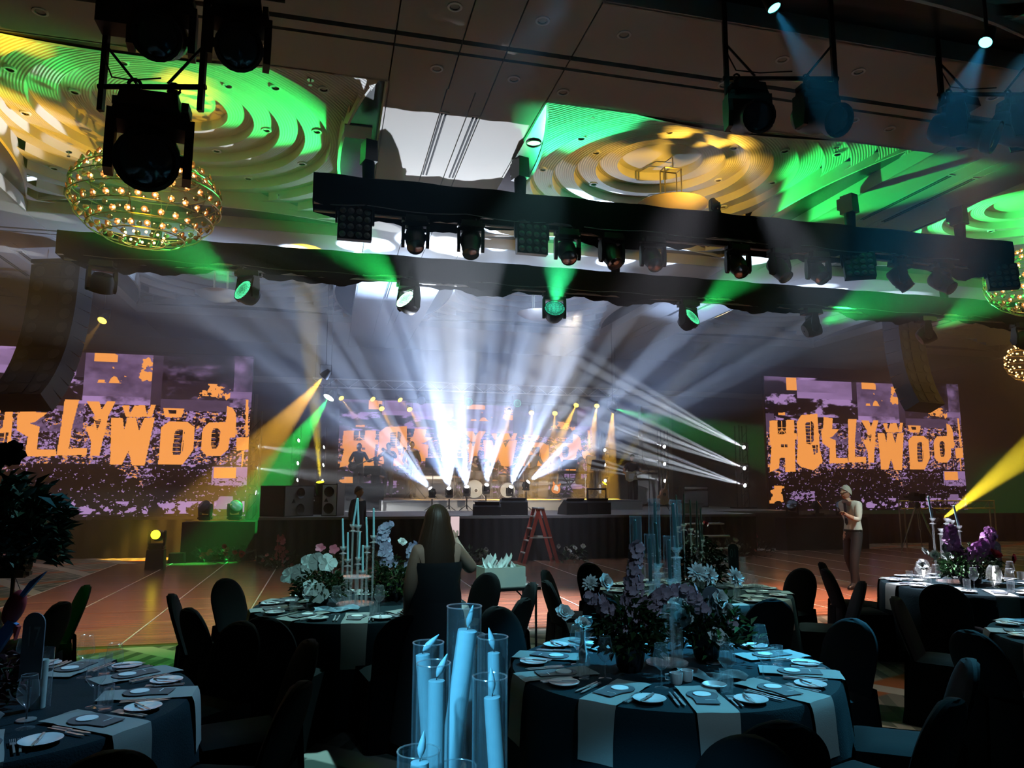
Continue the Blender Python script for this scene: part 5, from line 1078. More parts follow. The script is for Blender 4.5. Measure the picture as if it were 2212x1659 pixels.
# --- foreground candles in tall glass cylinders
FG=[(.335,1.83,1.46,.042,.028,'tallest glass cylinder, in the middle of the foreground',(.305,1.83,1.10),(.338,1.80,1.41)),
    (.245,1.80,1.385,.036,.020,'left rear glass cylinder of the foreground group',(.262,1.80,1.02),(.232,1.80,1.36)),
    (.238,1.66,1.37,.036,.022,'second glass cylinder from the left in the foreground',(.245,1.66,1.0),(.245,1.66,1.335)),
    (.395,1.78,1.395,.036,.018,'right rear glass cylinder of the foreground group',(.405,1.78,1.02),(.398,1.78,1.36)),
    (.345,1.58,1.355,.036,.021,'glass cylinder before the tallest one, right side',(.375,1.58,1.0),(.350,1.58,1.315)),
    (.195,1.55,1.23,.042,.022,'lowest glass cylinder, at the left of the foreground',(.198,1.55,.9),(.198,1.55,1.21)),
    (.285,1.62,1.17,.040,.0,'small clear glass tube at the bottom centre',None,None),
    (.375,1.92,1.375,.030,.013,'slim glass cylinder behind the tallest one',(.372,1.92,1.0),(.365,1.92,1.34))]
t=E('candle_holder',(.30,1.72,Z),'round crystal stand under the foreground candles','candle holder'); B().lathe([(.001,0),(.20,0),(.20,.012),(.001,.016)],30).o('base',CRYS,t,smooth=True)
for i,(x,y,zt,r,cw,l,c0,c1) in enumerate(FG):
    zb=Z+.016
    g=E('glass_cylinder',(x,y,zb),l,'glass','tall glass cylinders in the foreground'); h=zt-zb
    B().lathe([(.001,0),(r,0),(r,h),(r-.0018,h),(r-.0018,.003),(.001,.003)],30).o('wall',GLASS,g,smooth=True); B().tube([(r*math.cos(a),r*math.sin(a),h) for a in np.linspace(0,2*PI,33)[:-1]],.0016,6,closed=True).o('rim',CRYS,g,smooth=True)
    if c0:
        c=E('pillar_candle',c0,'lit-blue candle inside the '+l,'candle','foreground candles'); d=Vector(c1)-Vector(c0)
        B().tube([(0,0,0),d*.5,d*.96,d*.995,d],[cw*.9,cw*.86,cw*.84,cw*.82,cw*.6],18).o('wax',WAXW,c,smooth=True); B().cyl(d,d+Vector((.002,0,.010)),.0012,n=4).o('wick',BLKM,c)
        lean=((.35,-.2),(.9,.1),(.55,.2),(-.15,0),(.05,.1),(.25,.0),(0,0),(.1,0))[i]; M=Matrix.Translation(d+Vector((0,0,.006)))@Matrix.Rotation(lean[0]-.1,4,'Y')
        B().lathe([(.001,0),(.006,.008),(.0085,.018),(.006,.034),(.001,.052)],10,M).o('flame_blade',WAXW,c,smooth=True,label='matt imitation flame, unlit')
B_=E('candle_cup',(.305,1.83,1.085),'crystal cup holding the tallest candle','candle holder'); B().lathe([(.001,-.02),(.02,-.02),(.03,-.005),(.040,.012),(.037,.014),(.024,-.003),(.001,-.004)],24).o('cup',CRYS,B_,smooth=True); B().cyl((0,0,-.02),(0,0,-.33),.014,n=12).o('rod',CRYS,B_,smooth=True)
t=arr((.60,1.75,Z),'low red flowers at the bottom edge right of the candles'); inst('foliage',leafy(60,.10,GREEN,60,.8),t,kind='stuff'); fl(t,RR,[(0,.05,.1),(.06,.02,.08)],.8)
# ================================================================ PEOPLE
BASE=dict(pel=(0,0,.96),spi=(0,.01,1.14),che=(0,.0,1.34),nek=(0,.0,1.49),hed=(0,-.01,1.57),
 shl=(-.17,.0,1.43),ell=(-.24,.02,1.15),wrl=(-.25,-.06,.91),hal=(-.25,-.08,.83),shr=(.17,.0,1.43),elr=(.24,.02,1.15),wrr=(.25,-.06,.91),har=(.25,-.08,.83),
 hil=(-.09,0,.93),knl=(-.10,-.01,.50),anl=(-.10,.03,.09),tol=(-.11,-.15,.04),hir=(.09,0,.93),knr=(.10,-.01,.50),anr=(.10,.03,.09),tor=(.11,-.15,.04))
RAD=dict(pel=.145,spi=.13,che=.155,nek=.055,hed=.055,sh=.076,el=.054,wr=.031,ha=.035,hi=.108,kn=.080,an=.060,to=.035)
ED=[('pel','spi'),('spi','che'),('che','nek'),('nek','hed'),('che','shl'),('shl','ell'),('ell','wrl'),('wrl','hal'),('che','shr'),('shr','elr'),('elr','wrr'),('wrr','har'),('pel','hil'),('hil','knl'),('knl','anl'),('anl','tol'),('pel','hir'),('hir','knr'),('knr','anr'),('anr','tor')]
def head_mesh(b,c,s=1.,mi=0,M=None):
    """head with brow, nose, chin and ears; faces -y"""
    b.k=mi; n,m=20,14; vs=[];fs=[]
    for j in range(m+1):
        t=PI*j/m; zz=-math.cos(t)
        for i in range(n):
            a=2*PI*i/n; x=math.sin(t)*math.cos(a); y=math.sin(t)*math.sin(a); fr=max(0,-y)
            px=.075*x*(1-.22*max(0,-zz)); py=.095*y*(1-.15*max(0,-zz)*(y>0)); pz=.118*zz
            if fr>.9 and abs(zz+.08)<.28: py-=.026*(1-abs(zz+.08)/.28)*(fr-.9)*10      # nose
            if fr>.6 and .08<zz<.30 and abs(abs(x)-.38)<.22: py+=.010                  # eye sockets
            if fr>.85 and -.48<zz<-.36: py-=.006                                       # lips
            if abs(abs(x)-1)<.06 and abs(zz)<.22: px*=1.12                              # ears
            vs.append(Vector((px,py,pz))*s)
    for j in range(m): fs+=[(j*n+i,j*n+(i+1)%n,(j+1)*n+(i+1)%n,(j+1)*n+i) for i in range(n)]
    if M is not None: vs=[M@v for v in vs]
    b._add([v+Vector(c) for v in vs],fs); b.k=0
def person(loc,rz,label,pose,mats,sc=1.,fingers=False,headrot=None,hair=None,short=False,group=None,width=1.):
    """mats: skin, top, trousers, shoes"""
    J={k:Vector(v) for k,v in BASE.items()}
    for k,v in pose.items(): J[k]=Vector(v)
    names=list(J); vs=[J[k] for k in names]; es=[(names.index(a),names.index(b)) for a,b in ED]; rad=[RAD.get(k,RAD.get(k[:2],.05)) for k in names]
    if width!=1.: rad=[r*(width if names[i] in('pel','spi','che') or names[i][:2] in('hi','sh') else 1) for i,r in enumerate(rad)]
    tags=[0]*len(vs)
    for i,k in enumerate(names):
        tags[i]=0 if k in('nek','hed') or k[:2] in('wr','ha') or (short and k[:2]=='el') else 1 if (k in('spi','che') or k[:2] in('sh','el')) else 3 if k[:2] in('to',) else 2
    if fingers:
        for s in 'lr':
            h=J['ha'+s]; w=J['wr'+s]; d=(h-w).normalized(); side=d.cross(Vector((0,1,0.2))).normalized(); pal=d.cross(side)
            cur=.55
            for f in range(5):
                if f==0: base=w+d*.035+side*.02; dirs=[side*.7+d*.6,side*.25+d*.85]; L=[.035,.028]; r=.011
                else:
                    off=side*(.026-.017*(f-1)); base=h+off; q=d; dirs=[q+pal*cur*.6,q+pal*cur*1.5,q*.6+pal*cur*2.2]; L=[(.034,.040,.037,.028)[f-1],.024,.019]; r=.0085
                pi=names.index('ha'+s) if f else names.index('wr'+s)
                vs.append(base); tags.append(0); rad.append(r); es.append((pi,len(vs)-1)); p=base
                for dd,l in zip(dirs,L): p=p+dd.normalized()*l; vs.append(p); tags.append(0); rad.append(r*.9); es.append((len(vs)-2,len(vs)-1))
    me=bpy.data.meshes.new('body'); me.from_pydata(vs,es,[]); o=bpy.data.objects.new('tmp',me); COL.objects.link(o)
    sk=o.modifiers.new('s','SKIN'); sk.use_smooth_shade=True
    lay=me.skin_vertices[0].data
    for i,r in enumerate(rad):
        k=names[i] if i<len(names) else ''
        lay[i].radius=(r*(1.15 if k in('pel','che') else 1),r*(.80 if k in('pel','spi','che') else 1)); lay[i].use_root=(i==0)
    ss=o.modifiers.new('u','SUBSURF'); ss.levels=1 if not fingers else 2; ss.render_levels=ss.levels
    dg=bpy.context.evaluated_depsgraph_get(); dg.update(); m2=bpy.data.meshes.new_from_object(o.evaluated_get(dg)); bpy.data.objects.remove(o)
    co=np.empty(len(m2.vertices)*3); m2.vertices.foreach_get('co',co); co=co.reshape(-1,3)
    b=B(); fs=[tuple(p.vertices) for p in m2.polygons]
    # nearest bone decides the cloth
    A=np.array([vs[e[0]] for e in es]); Bq=np.array([vs[e[1]] for e in es]); D=Bq-A; LL=(D*D).sum(1)+1e-9
    for f in fs:
        c=co[list(f)].mean(0); t=np.clip(((c-A)*D).sum(1)/LL,0,1); q=A+D*t[:,None]; i=int(((c-q)**2).sum(1).argmin()); e=es[i]; tt=t[i]
        g=tags[e[0]] if tt<.5 else tags[e[1]]
        if g in (1,2) and e[0]<5 and abs(pose.get('pel',BASE['pel'])[2]-.96)<.05: g=1 if c[2]>1.0 else 2
        b.mi.append(g)
    b.v=[tuple(x) for x in co]; b.f=fs
    t=E('person',loc,label,'person',group,rz); 
    HM=headrot if headrot is not None else None
    hc=J['hed']+Vector((0,-.005,.075)) ; head_mesh(b,hc,1.,0,HM)
    bo=b.o('body',mats,t,smooth=True); t.scale=(sc,sc,sc)
    if hair: hair(t,hc)
    return t,J
HAIRB=mat('brown_hair',(.045,.022,.012),.5,bump=(260,.15)); HAIRD=mat('dark_hair',(.012,.009,.007),.55); HAIRW=mat('white_hair',(.42,.42,.38),.7,bump=(80,.5))
def cap(m,z=.02,cover=.62,sc=1.08,name='hair'):
    def f(t,c):
        b=B(); n=18; k=8; vs=[]; fs=[]
        for j in range(k+1):
            th=PI*(1-cover*j/k)
            for i in range(n):
                a=2*PI*i/n; back=1+.25*max(0,math.sin(a))*j/k; sa=math.sin(a); th2=PI-PI*cover*j/k*(.50+.56*(.5+.5*sa)**.7)
                vs.append((c[0]+.080*sc*math.sin(th2)*math.cos(a),c[1]+.005+.100*sc*math.sin(th2)*math.sin(a),c[2]+z*0-.122*sc*math.cos(th2)))
        for j in range(k): fs+=[(j*n+i,j*n+(i+1)%n,(j+1)*n+(i+1)%n,(j+1)*n+i) for i in range(n)]
        b._add(vs,fs).o(name,m,t,smooth=True)
    return f
def hat(m):
    def f(t,c): B().lathe([(.19,.03),(.185,.045),(.10,.05),(.095,.12),(.07,.15),(.001,.155)],20,Matrix.Translation(c)@Matrix.Translation((0,0,.02))).o('hat',m,t,smooth=True)
    return f
DARK=mat('dark_cloth',(.015,.016,.020),.8); DARK2=mat('charcoal_cloth',(.035,.036,.042),.8); GRAY=mat('grey_shirt',(.12,.12,.13),.8); WSH=mat('white_shirt',(.62,.66,.62),.7,bump=(12,.5)); BROWN=mat('brown_jacket',(.06,.045,.03),.8); SHOE=mat('black_shoe',(.01,.01,.01),.4)
M1=[SKIN,DARK,DARK,SHOE]; M2=[SKIN,DARK2,DARK,SHOE]; M3=[SKIN,GRAY,DARK,SHOE]; M4=[SKIN,BROWN,DARK,SHOE]; MW=[SKIN,WSH,DARK,SHOE]
# ---- instruments
def guitar(loc,rotm,label,bodym,acoustic=False,sc=1.):
    t=E('guitar' if acoustic else 'electric_guitar',loc,label,'guitar'); t.matrix_local=Matrix.Translation(loc)@rotm@Matrix.Scale(sc,4)
    if acoustic: pts=[(.20*math.cos(a)*(1 if math.sin(a)<0 else .76)*(1-.18*math.exp(-((math.sin(a)-.15)/.2)**2)),.25*math.sin(a)) for a in np.linspace(0,2*PI,30)[:-1]]
    else: pts=[(-.16,-.18),(-.08,-.24),(.08,-.24),(.16,-.17),(.165,-.06),(.125,.03),(.155,.10),(.15,.17),(.11,.13),(.05,.09),(-.05,.09),(-.11,.16),(-.145,.19),(-.15,.10),(-.12,.02),(-.165,-.06)]
    B().prism(pts,-.05 if acoustic else -.022,.05 if acoustic else .022).o('body',bodym,t)
    B().prism([(-.024,.08),(.024,.08),(.020,.62),(-.020,.62)],.0,.028).o('neck',mat('maple',(.35,.22,.11),.5) if 'maple' not in bpy.data.materials else bpy.data.materials['maple'],t)
    B().prism([(-.02,.62),(.02,.62),(.045,.78),(.0,.80),(-.03,.76)],.0,.018).o('headstock',bpy.data.materials['maple'],t)
    if acoustic: B().lathe([(.001,.051),(.05,.051)],18,Matrix.Translation((0,.07,0))).o('sound_hole',BLK,t)
    else: B().prism([(-.09,-.12),(.07,-.16),(.09,-.02),(-.02,.08),(-.07,.05)],.022,.026).o('pickguard',WHITE if bodym is not BLK else GREYF,t)
    for k in range(6): B().box((-.015+.006*k,.2,.031 if not acoustic else .053),(.001,.84,.001)).o('string',STEEL,t)
    return t
def Rg(tilt,face=0.): return Matrix.Rotation(face,4,'Z')@Matrix.Rotation(PI/2,4,'X')@Matrix.Rotation(tilt,4,'Z')
def music_stand_fn():
    t=E('music_stand',(0,0,0),'x','music stand'); B().box((0,0,1.12),(.48,.02,.32),Matrix.Rotation(-.35,3,'X')).o('desk',BLK,t); B().box((0,-.05,.97),(.48,.06,.01)).o('ledge',BLK,t); B().cyl((0,0.02,.12),(0,0,1.0),.012,n=6).o('pole',BLKM,t)
    for k in range(3): B().cyl((0,.02,.2),(.26*math.cos(k*2.09),.26*math.sin(k*2.09)+.02,.01),.008,n=5).o('leg',BLKM,t)
    return t
mstand=Proto(music_stand_fn)
for (x,y,z,l) in ((1.3,22.6,1.06,'black music stand in front of the hatted player'),(3.2,23.2,1.34,'black music stand left of the drum kits'),(3.95,22.9,1.34,'low black music stand before the left drum kit'),(7.75,23.4,1.34,'black music stand right of the bass player'),(8.75,23.4,1.34,'black music stand beside the seated keyboard player')): mstand((x,y,z),PI,l,'music stands in the band')
def mic_fn():
    t=E('microphone_stand',(0,0,0),'x','microphone'); B().cyl((0,0,.05),(0,0,1.25),.012,n=6).o('pole',BLKM,t); B().cyl((.15,.1,1.05),(-.32,-.2,1.55),.009,n=6).o('boom',BLKM,t); B().cyl((-.32,-.2,1.55),(-.42,-.26,1.58),.02,.026,n=8).o('microphone',STEEL,t)
    for k in range(3): B().cyl((0,0,.16),(.28*math.cos(k*2.09),.28*math.sin(k*2.09),.01),.009,n=5).o('leg',BLKM,t)
    return t
mic=Proto(mic_fn)
for (x,y,z,r,l) in ((2.6,23.6,1.34,.3,'microphone on a boom before the keyboard player at the left'),(4.15,23.3,1.34,1.2,'microphone boom reaching over the left drum kit'),(6.05,23.5,1.34,2.8,'microphone stand left of the bass player'),(10.35,22.9,1.06,.1,'microphone boom of the guitarist on the right'),(8.3,23.4,1.34,.2,'microphone boom before the seated player')): mic((x,y,z),r,l,'microphone stands in the band')
DRH=mat('drum_head',(.40,.40,.37),.6); DRS=mat('drum_shell',(.10,.08,.07),.3,coat=.5)
def drum_fn():
    t=E('drum_kit',(0,0,0),'x','drum kit'); RX=Matrix.Rotation(PI/2,4,'X')
    k=B().lathe([(.29,-.20),(.30,-.19),(.30,.19),(.29,.20)],24,Matrix.Translation((0,0,.31))@RX).o('kick_drum',DRS,t,smooth=True)
    B().lathe([(.001,.201),(.285,.201)],24,Matrix.Translation((0,0,.31))@RX).o('drum_skin',DRH,k); B().lathe([(.055,.205),(.075,.205)],18,Matrix.Translation((.05,0,.26))@RX).o('port_ring',STEEL,k); B().lathe([(.001,.204),(.055,.204)],18,Matrix.Translation((.05,0,.26))@RX).o('port',BLK,k)
    for s in (-1,1): B().cyl((s*.24,-.1,.2),(s*.36,-.22,.0),.012,n=6).o('spur',STEEL,t)
    for x,y,z,r,h in ((-.17,-.05,.76,.14,.2),(.19,-.05,.76,.15,.22),(.52,.25,.52,.19,.36),(-.50,.25,.62,.17,.14)):
        d=B().lathe([(.001,h/2),(r,h/2),(r,-h/2),(.001,-h/2)],20,Matrix.Translation((x,y,z))@Matrix.Rotation(.15,4,'X')).o('tom' if h>.15 else 'snare',DRS,t,smooth=True); B().cyl((x,y,z-h/2),(x*.6,y+.1,.1),.012,n=6).o('mount',STEEL,t)
    for x,y,z,r in ((-.62,-.05,1.05,.23),(.62,0,1.12,.25),(-.30,.25,1.22,.2),(.38,.35,1.25,.22)):
        B().lathe([(.001,.012),(.03,.01),(r,-.012)],22,Matrix.Translation((x,y,z))@Matrix.Rotation(-.25,4,'X')).o('cymbal',GOLD,t,smooth=True); B().cyl((x,y,z),(x*1.05,y+.05,.0),.011,n=6).o('cymbal_stand',STEEL,t)
    B().lathe([(.17,.48),(.17,.55),(.001,.56)],16,Matrix.Translation((0,.75,0))).cyl((0,.75,0),(0,.75,.48),.03,n=8).o('stool',BLK,t)
    return t
drum=Proto(drum_fn); drum((4.60,23.8,1.34),.05,'left drum kit with a pale kick drum, drummer behind it','drum kits on the riser'); drum((5.78,24.0,1.34),-.1,'right drum kit with a smaller pale kick drum','drum kits on the riser',sc=.86)
def keys_fn():
    t=E('keyboard',(0,0,0),'x','keyboard'); B().box((0,0,.86),(1.15,.32,.09)).o('case',BLK,t); B().box((0,.05,.908),(1.0,.14,.01)).o('keybed',WHITE,t)
    for k in range(20): B().box((-.46+.048*k,.08,.918),(.018,.08,.01)).o('black_key',BLK,t)
    for s in (-1,1): B().cyl((-s*.35,-.1,.0),(s*.35,.0,.82),.016,n=6).o('stand_leg',BLKM,t)
    return t
keys=Proto(keys_fn); keys((2.75,23.9,1.34),PI,'long keyboard before the player near the left drum kit','keyboards in the band'); keys((7.95,23.9,1.34),PI+.2,'keyboard of the seated player on the right','keyboards in the band')
tag(B().box((0,0,.25),(.45,.35,.05)).cyl((0,0,0),(0,0,.25),.02,n=6).o('stool',BLK,loc=(8.5,24.8,1.62-.25)),'low stool under the seated keyboard player','stool')
GF=-PI
# guitarist far left
def gp(tl): return dict(ell=(-.30,.02,1.17),wrl=(-.12,-.20,1.06),hal=(-.06,-.22,1.04),elr=(.30,-.05,1.18),wrr=(.40,-.26,1.20),har=(.42,-.28,1.22))
person((.98,24.5,1.34),0,'band guitarist standing far left against the orange letters',gp(0),M2,1.,hair=cap(HAIRD)); guitar((.86,24.22,2.37),Rg(-1.15),'guitar held by the player far left',BLK,sc=.9)
person((1.45,22.9,1.06),-.2,'seated player in a wide-brimmed hat behind the cloth-covered case',dict(pel=(0,0,.62),spi=(0,-.02,.85),che=(0,-.06,1.06),nek=(0,-.1,1.22),hed=(0,-.13,1.30),shl=(-.19,-.06,1.14),ell=(-.30,-.18,.95),wrl=(-.16,-.36,.98),hal=(-.1,-.40,1.0),shr=(.19,-.06,1.14),elr=(.30,-.16,.92),wrr=(.2,-.36,.95),har=(.14,-.4,.97),hil=(-.1,0,.6),knl=(-.16,-.42,.56),anl=(-.16,-.40,.1),tol=(-.16,-.56,.04),hir=(.1,0,.6),knr=(.16,-.42,.56),anr=(.16,-.4,.1),tor=(.16,-.56,.04)),M2,1.,hair=hat(DARK))
tag(B().box((0,0,.25),(.45,.4,.5)).o('stool',BLK,loc=(1.45,23.0,1.06)),'black box stool of the hatted player','stool')
person((1.93,24.6,1.34),-.3,'horn player with both hands raised to the mouth',dict(ell=(-.30,-.12,1.30),wrl=(-.10,-.28,1.46),hal=(-.03,-.32,1.50),elr=(.28,-.12,1.28),wrr=(.08,-.30,1.44),har=(.03,-.34,1.48)),M1,1.02,hair=cap(HAIRD))
t=E('trumpet',(1.83,24.18,2.88),'small horn played by the band member with raised hands','trumpet',rz=-.3); B().cyl((0,.1,0),(0,-.36,0),.008,n=6).o('tube',GOLD,t); B().lathe([(.009,0),(.016,.06),(.055,.13)],14,Matrix.Translation((0,-.36,0))@Matrix.Rotation(PI/2,4,'X')).o('bell',GOLD,t,smooth=True); B().box((0,-.12,-.02),(.02,.08,.10)).o('valves',GOLD,t)
person((2.68,24.55,1.34),0,'tall band member standing behind the keyboard',dict(ell=(-.26,-.08,1.15),wrl=(-.16,-.34,1.02),hal=(-.12,-.40,1.0),elr=(.26,-.08,1.15),wrr=(.2,-.34,1.02),har=(.18,-.4,1.0)),M1,1.05,hair=cap(HAIRD))
person((4.78,24.75,1.34),.15,'drummer in a dark cap bent over the left kit',dict(pel=(0,0,.56),spi=(0,-.03,.78),che=(0,-.08,.97),nek=(.01,-.12,1.10),hed=(.02,-.15,1.17),shl=(-.19,-.08,1.04),ell=(-.34,-.14,.86),wrl=(-.22,-.40,.86),hal=(-.18,-.46,.87),shr=(.19,-.08,1.04),elr=(.34,-.14,.84),wrr=(.24,-.4,.86),har=(.2,-.46,.87),hil=(-.1,0,.55),knl=(-.2,-.42,.5),anl=(-.2,-.5,.1),tol=(-.2,-.64,.05),hir=(.1,0,.55),knr=(.2,-.42,.5),anr=(.2,-.5,.1),tor=(.2,-.64,.05)),M1,1.02,hair=cap(DARK,sc=1.14,name='cap'))
person((6.78,24.3,1.34),.1,'bass player standing alone on the riser right of the drums',dict(ell=(-.28,.04,1.15),wrl=(-.16,-.18,.98),hal=(-.10,-.21,.97),elr=(.30,-.06,1.18),wrr=(.44,-.26,1.24),har=(.49,-.28,1.27),knl=(-.13,-.02,.5),anl=(-.16,.03,.09),tol=(-.2,-.14,.04)),M3,.97,hair=cap(HAIRD)); guitar((6.68,24.02,2.22),Rg(-1.22),'dark bass guitar with its neck pointing up to the right',BLK)
person((7.78,25.2,1.34),0,'pale hazy band member behind the right music stand',{},M3,.98,hair=cap(HAIRD))
person((8.45,24.6,1.34),1.1,'seated keyboard player in a cap seen from the side',dict(pel=(0,0,.58),spi=(0,-.02,.80),che=(0,-.05,1.0),nek=(0,-.08,1.14),hed=(0,-.12,1.21),shl=(-.18,-.05,1.08),ell=(-.24,-.22,.86),wrl=(-.16,-.48,.90),hal=(-.14,-.54,.9),shr=(.18,-.05,1.08),elr=(.24,-.22,.86),wrr=(.16,-.48,.9),har=(.14,-.54,.9),hil=(-.1,0,.56),knl=(-.14,-.44,.52),anl=(-.14,-.42,.09),tol=(-.14,-.58,.04),hir=(.1,0,.56),knr=(.14,-.44,.52),anr=(.14,-.42,.09),tor=(.14,-.58,.04)),M4,1.,hair=cap(DARK,sc=1.12,name='cap'))
person((9.05,24.9,1.34),.4,'band member standing behind the seated keyboard player',dict(ell=(-.26,-.1,1.2),wrl=(-.1,-.25,1.1),hal=(-.05,-.28,1.12),elr=(.26,-.1,1.15),wrr=(.1,-.26,.95),har=(.06,-.3,.94)),M1,1.0,hair=cap(HAIRD))
person((9.72,22.8,1.06),-.1,'guitarist in a dark tee shirt at the right of the stage',gp(0),M2,.98,short=True,hair=cap(HAIRD)); guitar((9.60,22.52,2.08),Rg(-1.35),'cream electric guitar played on the right of the stage',mat('cream_lacquer',(.45,.40,.28),.3,coat=.5))
def gstand(loc,label):
    t=E('guitar_stand',loc,label,'stand'); 
    for s in (-1,1): B().cyl((0,.05,.35),(s*.2,-.05,.0),.010,n=5).o('leg',BLKM,t)
    B().cyl((0,.05,.35),(0,.25,0),.010,n=5).o('rear_leg',BLKM,t); B().box((0,-.02,.14),(.3,.06,.02)).o('cradle',BLKM,t)
gstand((7.42,23.9,1.34),'stand holding the sunburst guitar'); guitar((7.42,23.82,1.72),Rg(-.15),'sunburst electric guitar resting on a stand beside the bass player',mat('sunburst',(.75,.22,.04),.3,coat=.6),sc=.9)
gstand((9.25,19.6,1.06),'stand holding the pale acoustic guitar'); guitar((9.25,19.52,1.46),Rg(-.22),'pale acoustic guitar leaning on a stand at the right of the stage',mat('spruce',(.50,.26,.17),.4,coat=.3),True,.92)
# ---- people on the floor
person((.66,16.1,0),.9,'man in dark clothes standing before the stage behind the turquoise tapers',{},M1,.985,hair=cap(HAIRD))
tiew=dict(pel=(0,.0,.98),che=(0,-.03,1.36),nek=(0,-.07,1.50),hed=(0,-.11,1.575),spi=(0,0,1.16),shl=(-.18,-.02,1.44),shr=(.17,-.02,1.44),ell=(-.30,.24,1.20),wrl=(-.22,.10,1.00),hal=(-.18,.03,.93),elr=(.22,-.10,1.18),wrr=(.14,-.26,1.26),har=(.11,-.30,1.30),knl=(-.09,-.04,.53),anl=(-.09,.14,.12),tol=(-.1,.0,.03),knr=(.09,-.10,.53),anr=(.09,-.13,.09),tor=(.1,-.30,.04))
t,J=person((8.87,11.25,0),-1.40,'white-haired man in a white shirt and black tie walking left',tiew,MW,1.0,fingers=True,hair=cap(HAIRW))
B().prism([(-.025,.0),(.025,.0),(.03,-.34),(0,-.38),(-.03,-.34)],-.004,.004,Matrix.Translation((0,-.155,1.47))@Matrix.Rotation(PI/2+.06,4,'X')).o('tie',DARK,t)
B().tube([(-.075,-.14,1.655),(-.06,-.20,1.655),(.06,-.20,1.655),(.075,-.14,1.655)],.004,4).o('spectacles',BLKM,t); B().lathe([(.150,.985),(.156,.99),(.156,1.015),(.150,1.02)],24,Matrix.Diagonal((1.1,.80,1,1))).o('belt',SHOE,t,smooth=True)
wp=dict(pel=(0,0,.97),che=(0,.0,1.33),shl=(-.155,.0,1.42),shr=(.155,.0,1.42),ell=(-.32,-.12,1.26),wrl=(-.24,-.33,1.46),hal=(-.215,-.36,1.53),elr=(.21,.02,1.15),wrr=(.19,-.14,.97),har=(.18,-.2,.95))
def longhair(t,c):
    def f(u,v):
        a=-.35+ (PI+.7)*u; k=min(1,v/.22)
        if v<.22: th=PI*.5*(v/.22); r=math.sin(th); z=c[2]+.13*math.cos(th)
        else: r=1.0; z=c[2]-(v-.22)*.86
        q=max(0,v-.22); wx=.098+.10*math.sin(min(1,q*1.6)*PI/2)-.085*max(0,q-.45); wy=.112+.03*min(1,q*2)-.02*q
        return (c[0]+wx*r*math.cos(a)+.0015*math.sin(a*23+v*7)*k,c[1]-.005+wy*r*math.sin(a)*(1 if math.sin(a)>0 else .8)+.0015*math.sin(a*31),z-.03*math.sin(a*5)*(v>.9))
    B().grid(f,44,26).o('hair',HAIRB,t,smooth=True,label='long straight brown hair down the back')
t,J=person((.76,5.22,0),PI+.12,'woman with long brown hair seen from behind, filming with a phone',wp,[SKIN,SKIN,DARK,SHOE],.915,fingers=True,hair=longhair,width=.86)
B().lathe([(.165,.995),(.162,1.10),(.145,1.20),(.165,1.31),(.160,1.345)],24,Matrix.Diagonal((1.18,.86,1,1))).o('dress_top',DARK,t,smooth=True)
B().lathe([(.30,.10),(.26,.45),(.215,.80),(.19,.93),(.155,1.06)],24,Matrix.Diagonal((1.12,.95,1,1))).o('dress_skirt',DARK,t,smooth=True)
ph=E('phone',(.76+.20*.915,5.22+.40*.915,1.585*.915),'phone held up by the woman at the right of her head','phone',rz=PI+.12); B().box((0,0,0),(.074,.008,.150)).o('case',BLK,ph); B().box((0,.0048,0),(.068,.001,.142)).o('display',glow('phone_display',(.8,.6,.62),.9),ph)
# ---- ladder, camera tripod, small truss frame, rack table
RED_=mat('red_fibreglass',(.42,.07,.05),.5)
t=E('step_ladder',(4.72,16.55,0),'red A-frame step ladder standing open before the stage','ladder')
for sy in (-.22,.22):
    for s in (-1,1): B().box((s*.22,sy,.62),(.075,.03,1.30),Matrix.Rotation(-s*.285,3,'Y')).o('rail',RED_,t)
for k in range(4):
    z=.25+.27*k; B().box((-.40+z*.29,0,z),(.08,.44,.025)).o('step',AL,t)
B().box((0,0,1.25),(.16,.5,.03)).o('top_cap',AL,t); B().box((0,-.235,.60),(.50,.01,.03)).o('spreader',AL,t); B().box((0,.235,.60),(.50,.01,.03)).o('spreader',AL,t)
t=E('camera_tripod',(15.2,16.7,0),'video camera on a tall tripod before the right screen','camera'); 
for k in range(3):
    a=k*2*PI/3-1.35; p=Vector((.52*math.cos(a),.52*math.sin(a),0)); q=Vector((.06*math.cos(a),.06*math.sin(a),1.22))
    for s in (-1,1): o=Vector((-math.sin(a),math.cos(a),0))*.022*s; B().cyl(q+o,p.lerp(q,.5)+o,.011,n=6).o('upper_leg',mat('tripod_grey',(.35,.38,.30),.4,.6) if k==0 and s<0 else bpy.data.materials['tripod_grey'],t)
    B().cyl(p.lerp(q,.52),p,.012,n=6).o('lower_leg',bpy.data.materials['tripod_grey'],t)
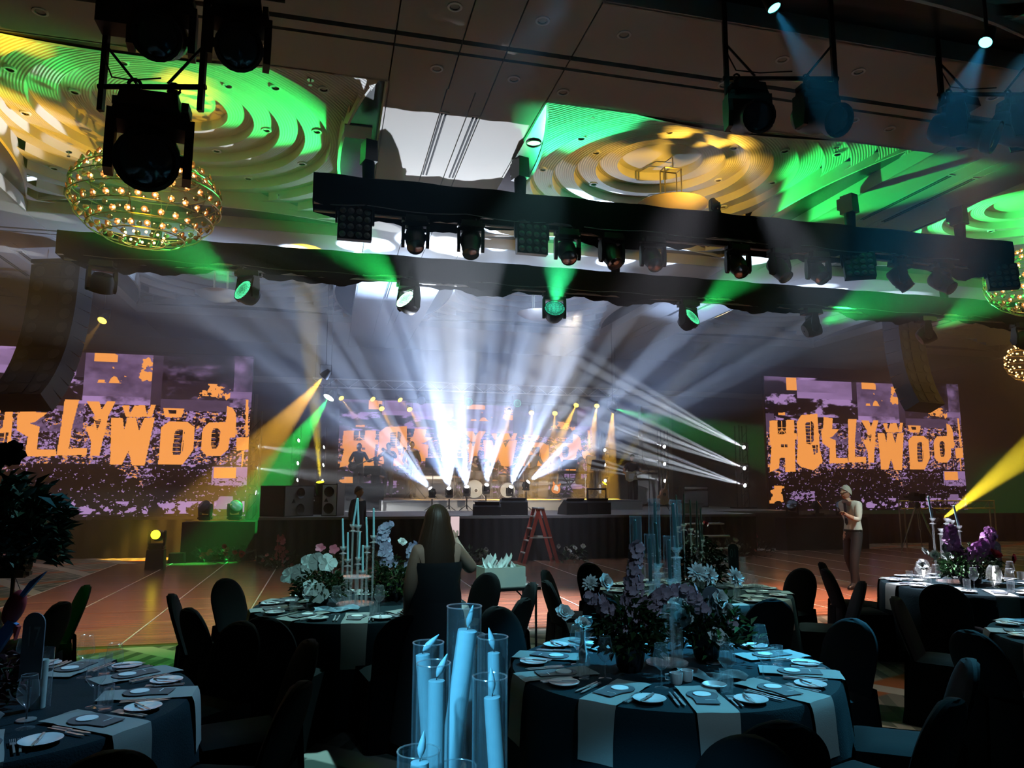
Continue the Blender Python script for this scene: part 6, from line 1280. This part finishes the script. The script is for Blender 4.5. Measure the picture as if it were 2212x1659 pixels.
B().lathe([(.03,1.18),(.07,1.2),(.08,1.28),(.05,1.36)],12).o('tripod_head',BLK,t,smooth=True); B().box((0,0,1.48),(.17,.42,.20)).o('camera_body',BLK,t); B().cyl((0,.2,1.5),(0,.42,1.5),.055,n=12).o('lens',BLK,t); B().box((-.15,-.1,1.56),(.14,.12,.10)).o('viewfinder',BLK,t); B().cyl((.03,-.15,1.3),(.22,-.5,1.12),.012,n=6).o('pan_bar',BLK,t)
t=E('truss_frame',(17.9,18.5,0),'low goal-post frame of small truss before the right screen','truss'); GT=mat('gold_lit_aluminium',(.42,.38,.28),.4,.8)  # metal tinted gold, the warm light on the frame painted in
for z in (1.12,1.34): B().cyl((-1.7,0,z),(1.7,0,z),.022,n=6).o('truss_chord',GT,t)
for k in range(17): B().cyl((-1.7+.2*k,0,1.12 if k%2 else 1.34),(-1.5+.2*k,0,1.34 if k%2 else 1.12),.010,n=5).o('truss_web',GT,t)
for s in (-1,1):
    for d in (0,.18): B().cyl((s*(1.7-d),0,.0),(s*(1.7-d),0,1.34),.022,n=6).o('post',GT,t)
for i,(x,y,l) in enumerate(((12.9,18.4,'right'),(-3.0,18.9,'left'))):
    tag(B().box((0,0,.45),(2.6 if i==0 else 1.6,.55,.9)).o('equipment_table',DRAPE,loc=(x+.6,y,0)),'black draped table carrying dark heads at the %s of the stage'%l,'table')
for i,(x,y,z,ax) in enumerate(((12.6,18.4,.93,11),(13.4,18.4,.93,15),(14.2,18.4,.93,12.5),(-2.75,18.9,.93,-4),(-2.1,18.9,.93,-1))):
    moving_head((x,y,z),(ax,17,2.6),'dark upright moving head on the %s draped table, %s'%(('right' if i<3 else 'left'),('leftmost','middle','rightmost','left one','right one')[i]),'unlit heads on the draped tables','wash',flip=True,sc=.8)
for i,z in enumerate((.34,.62,.86)):
    pass
t=E('stage_steps',(9.0,16.55,0),'open metal steps to the stage behind the glass chimneys','steps')
for k in range(3): B().box((0,-.25+.25*k,.28+.28*k),(1.0,.26,.035)).o('tread',AL,t)
for s in (-1,1): B().cyl((s*.48,-.35,.0),(s*.48,.32,.88),.02,n=6).o('stringer',BLKM,t)
tag(B().box((0,0,.12),(.34,.3,.24),top=(.9,.9)).o('haze_machine',BLK,loc=(-3.2,18.3,0)),'small black haze machine on the floor by the left drape','haze machine')
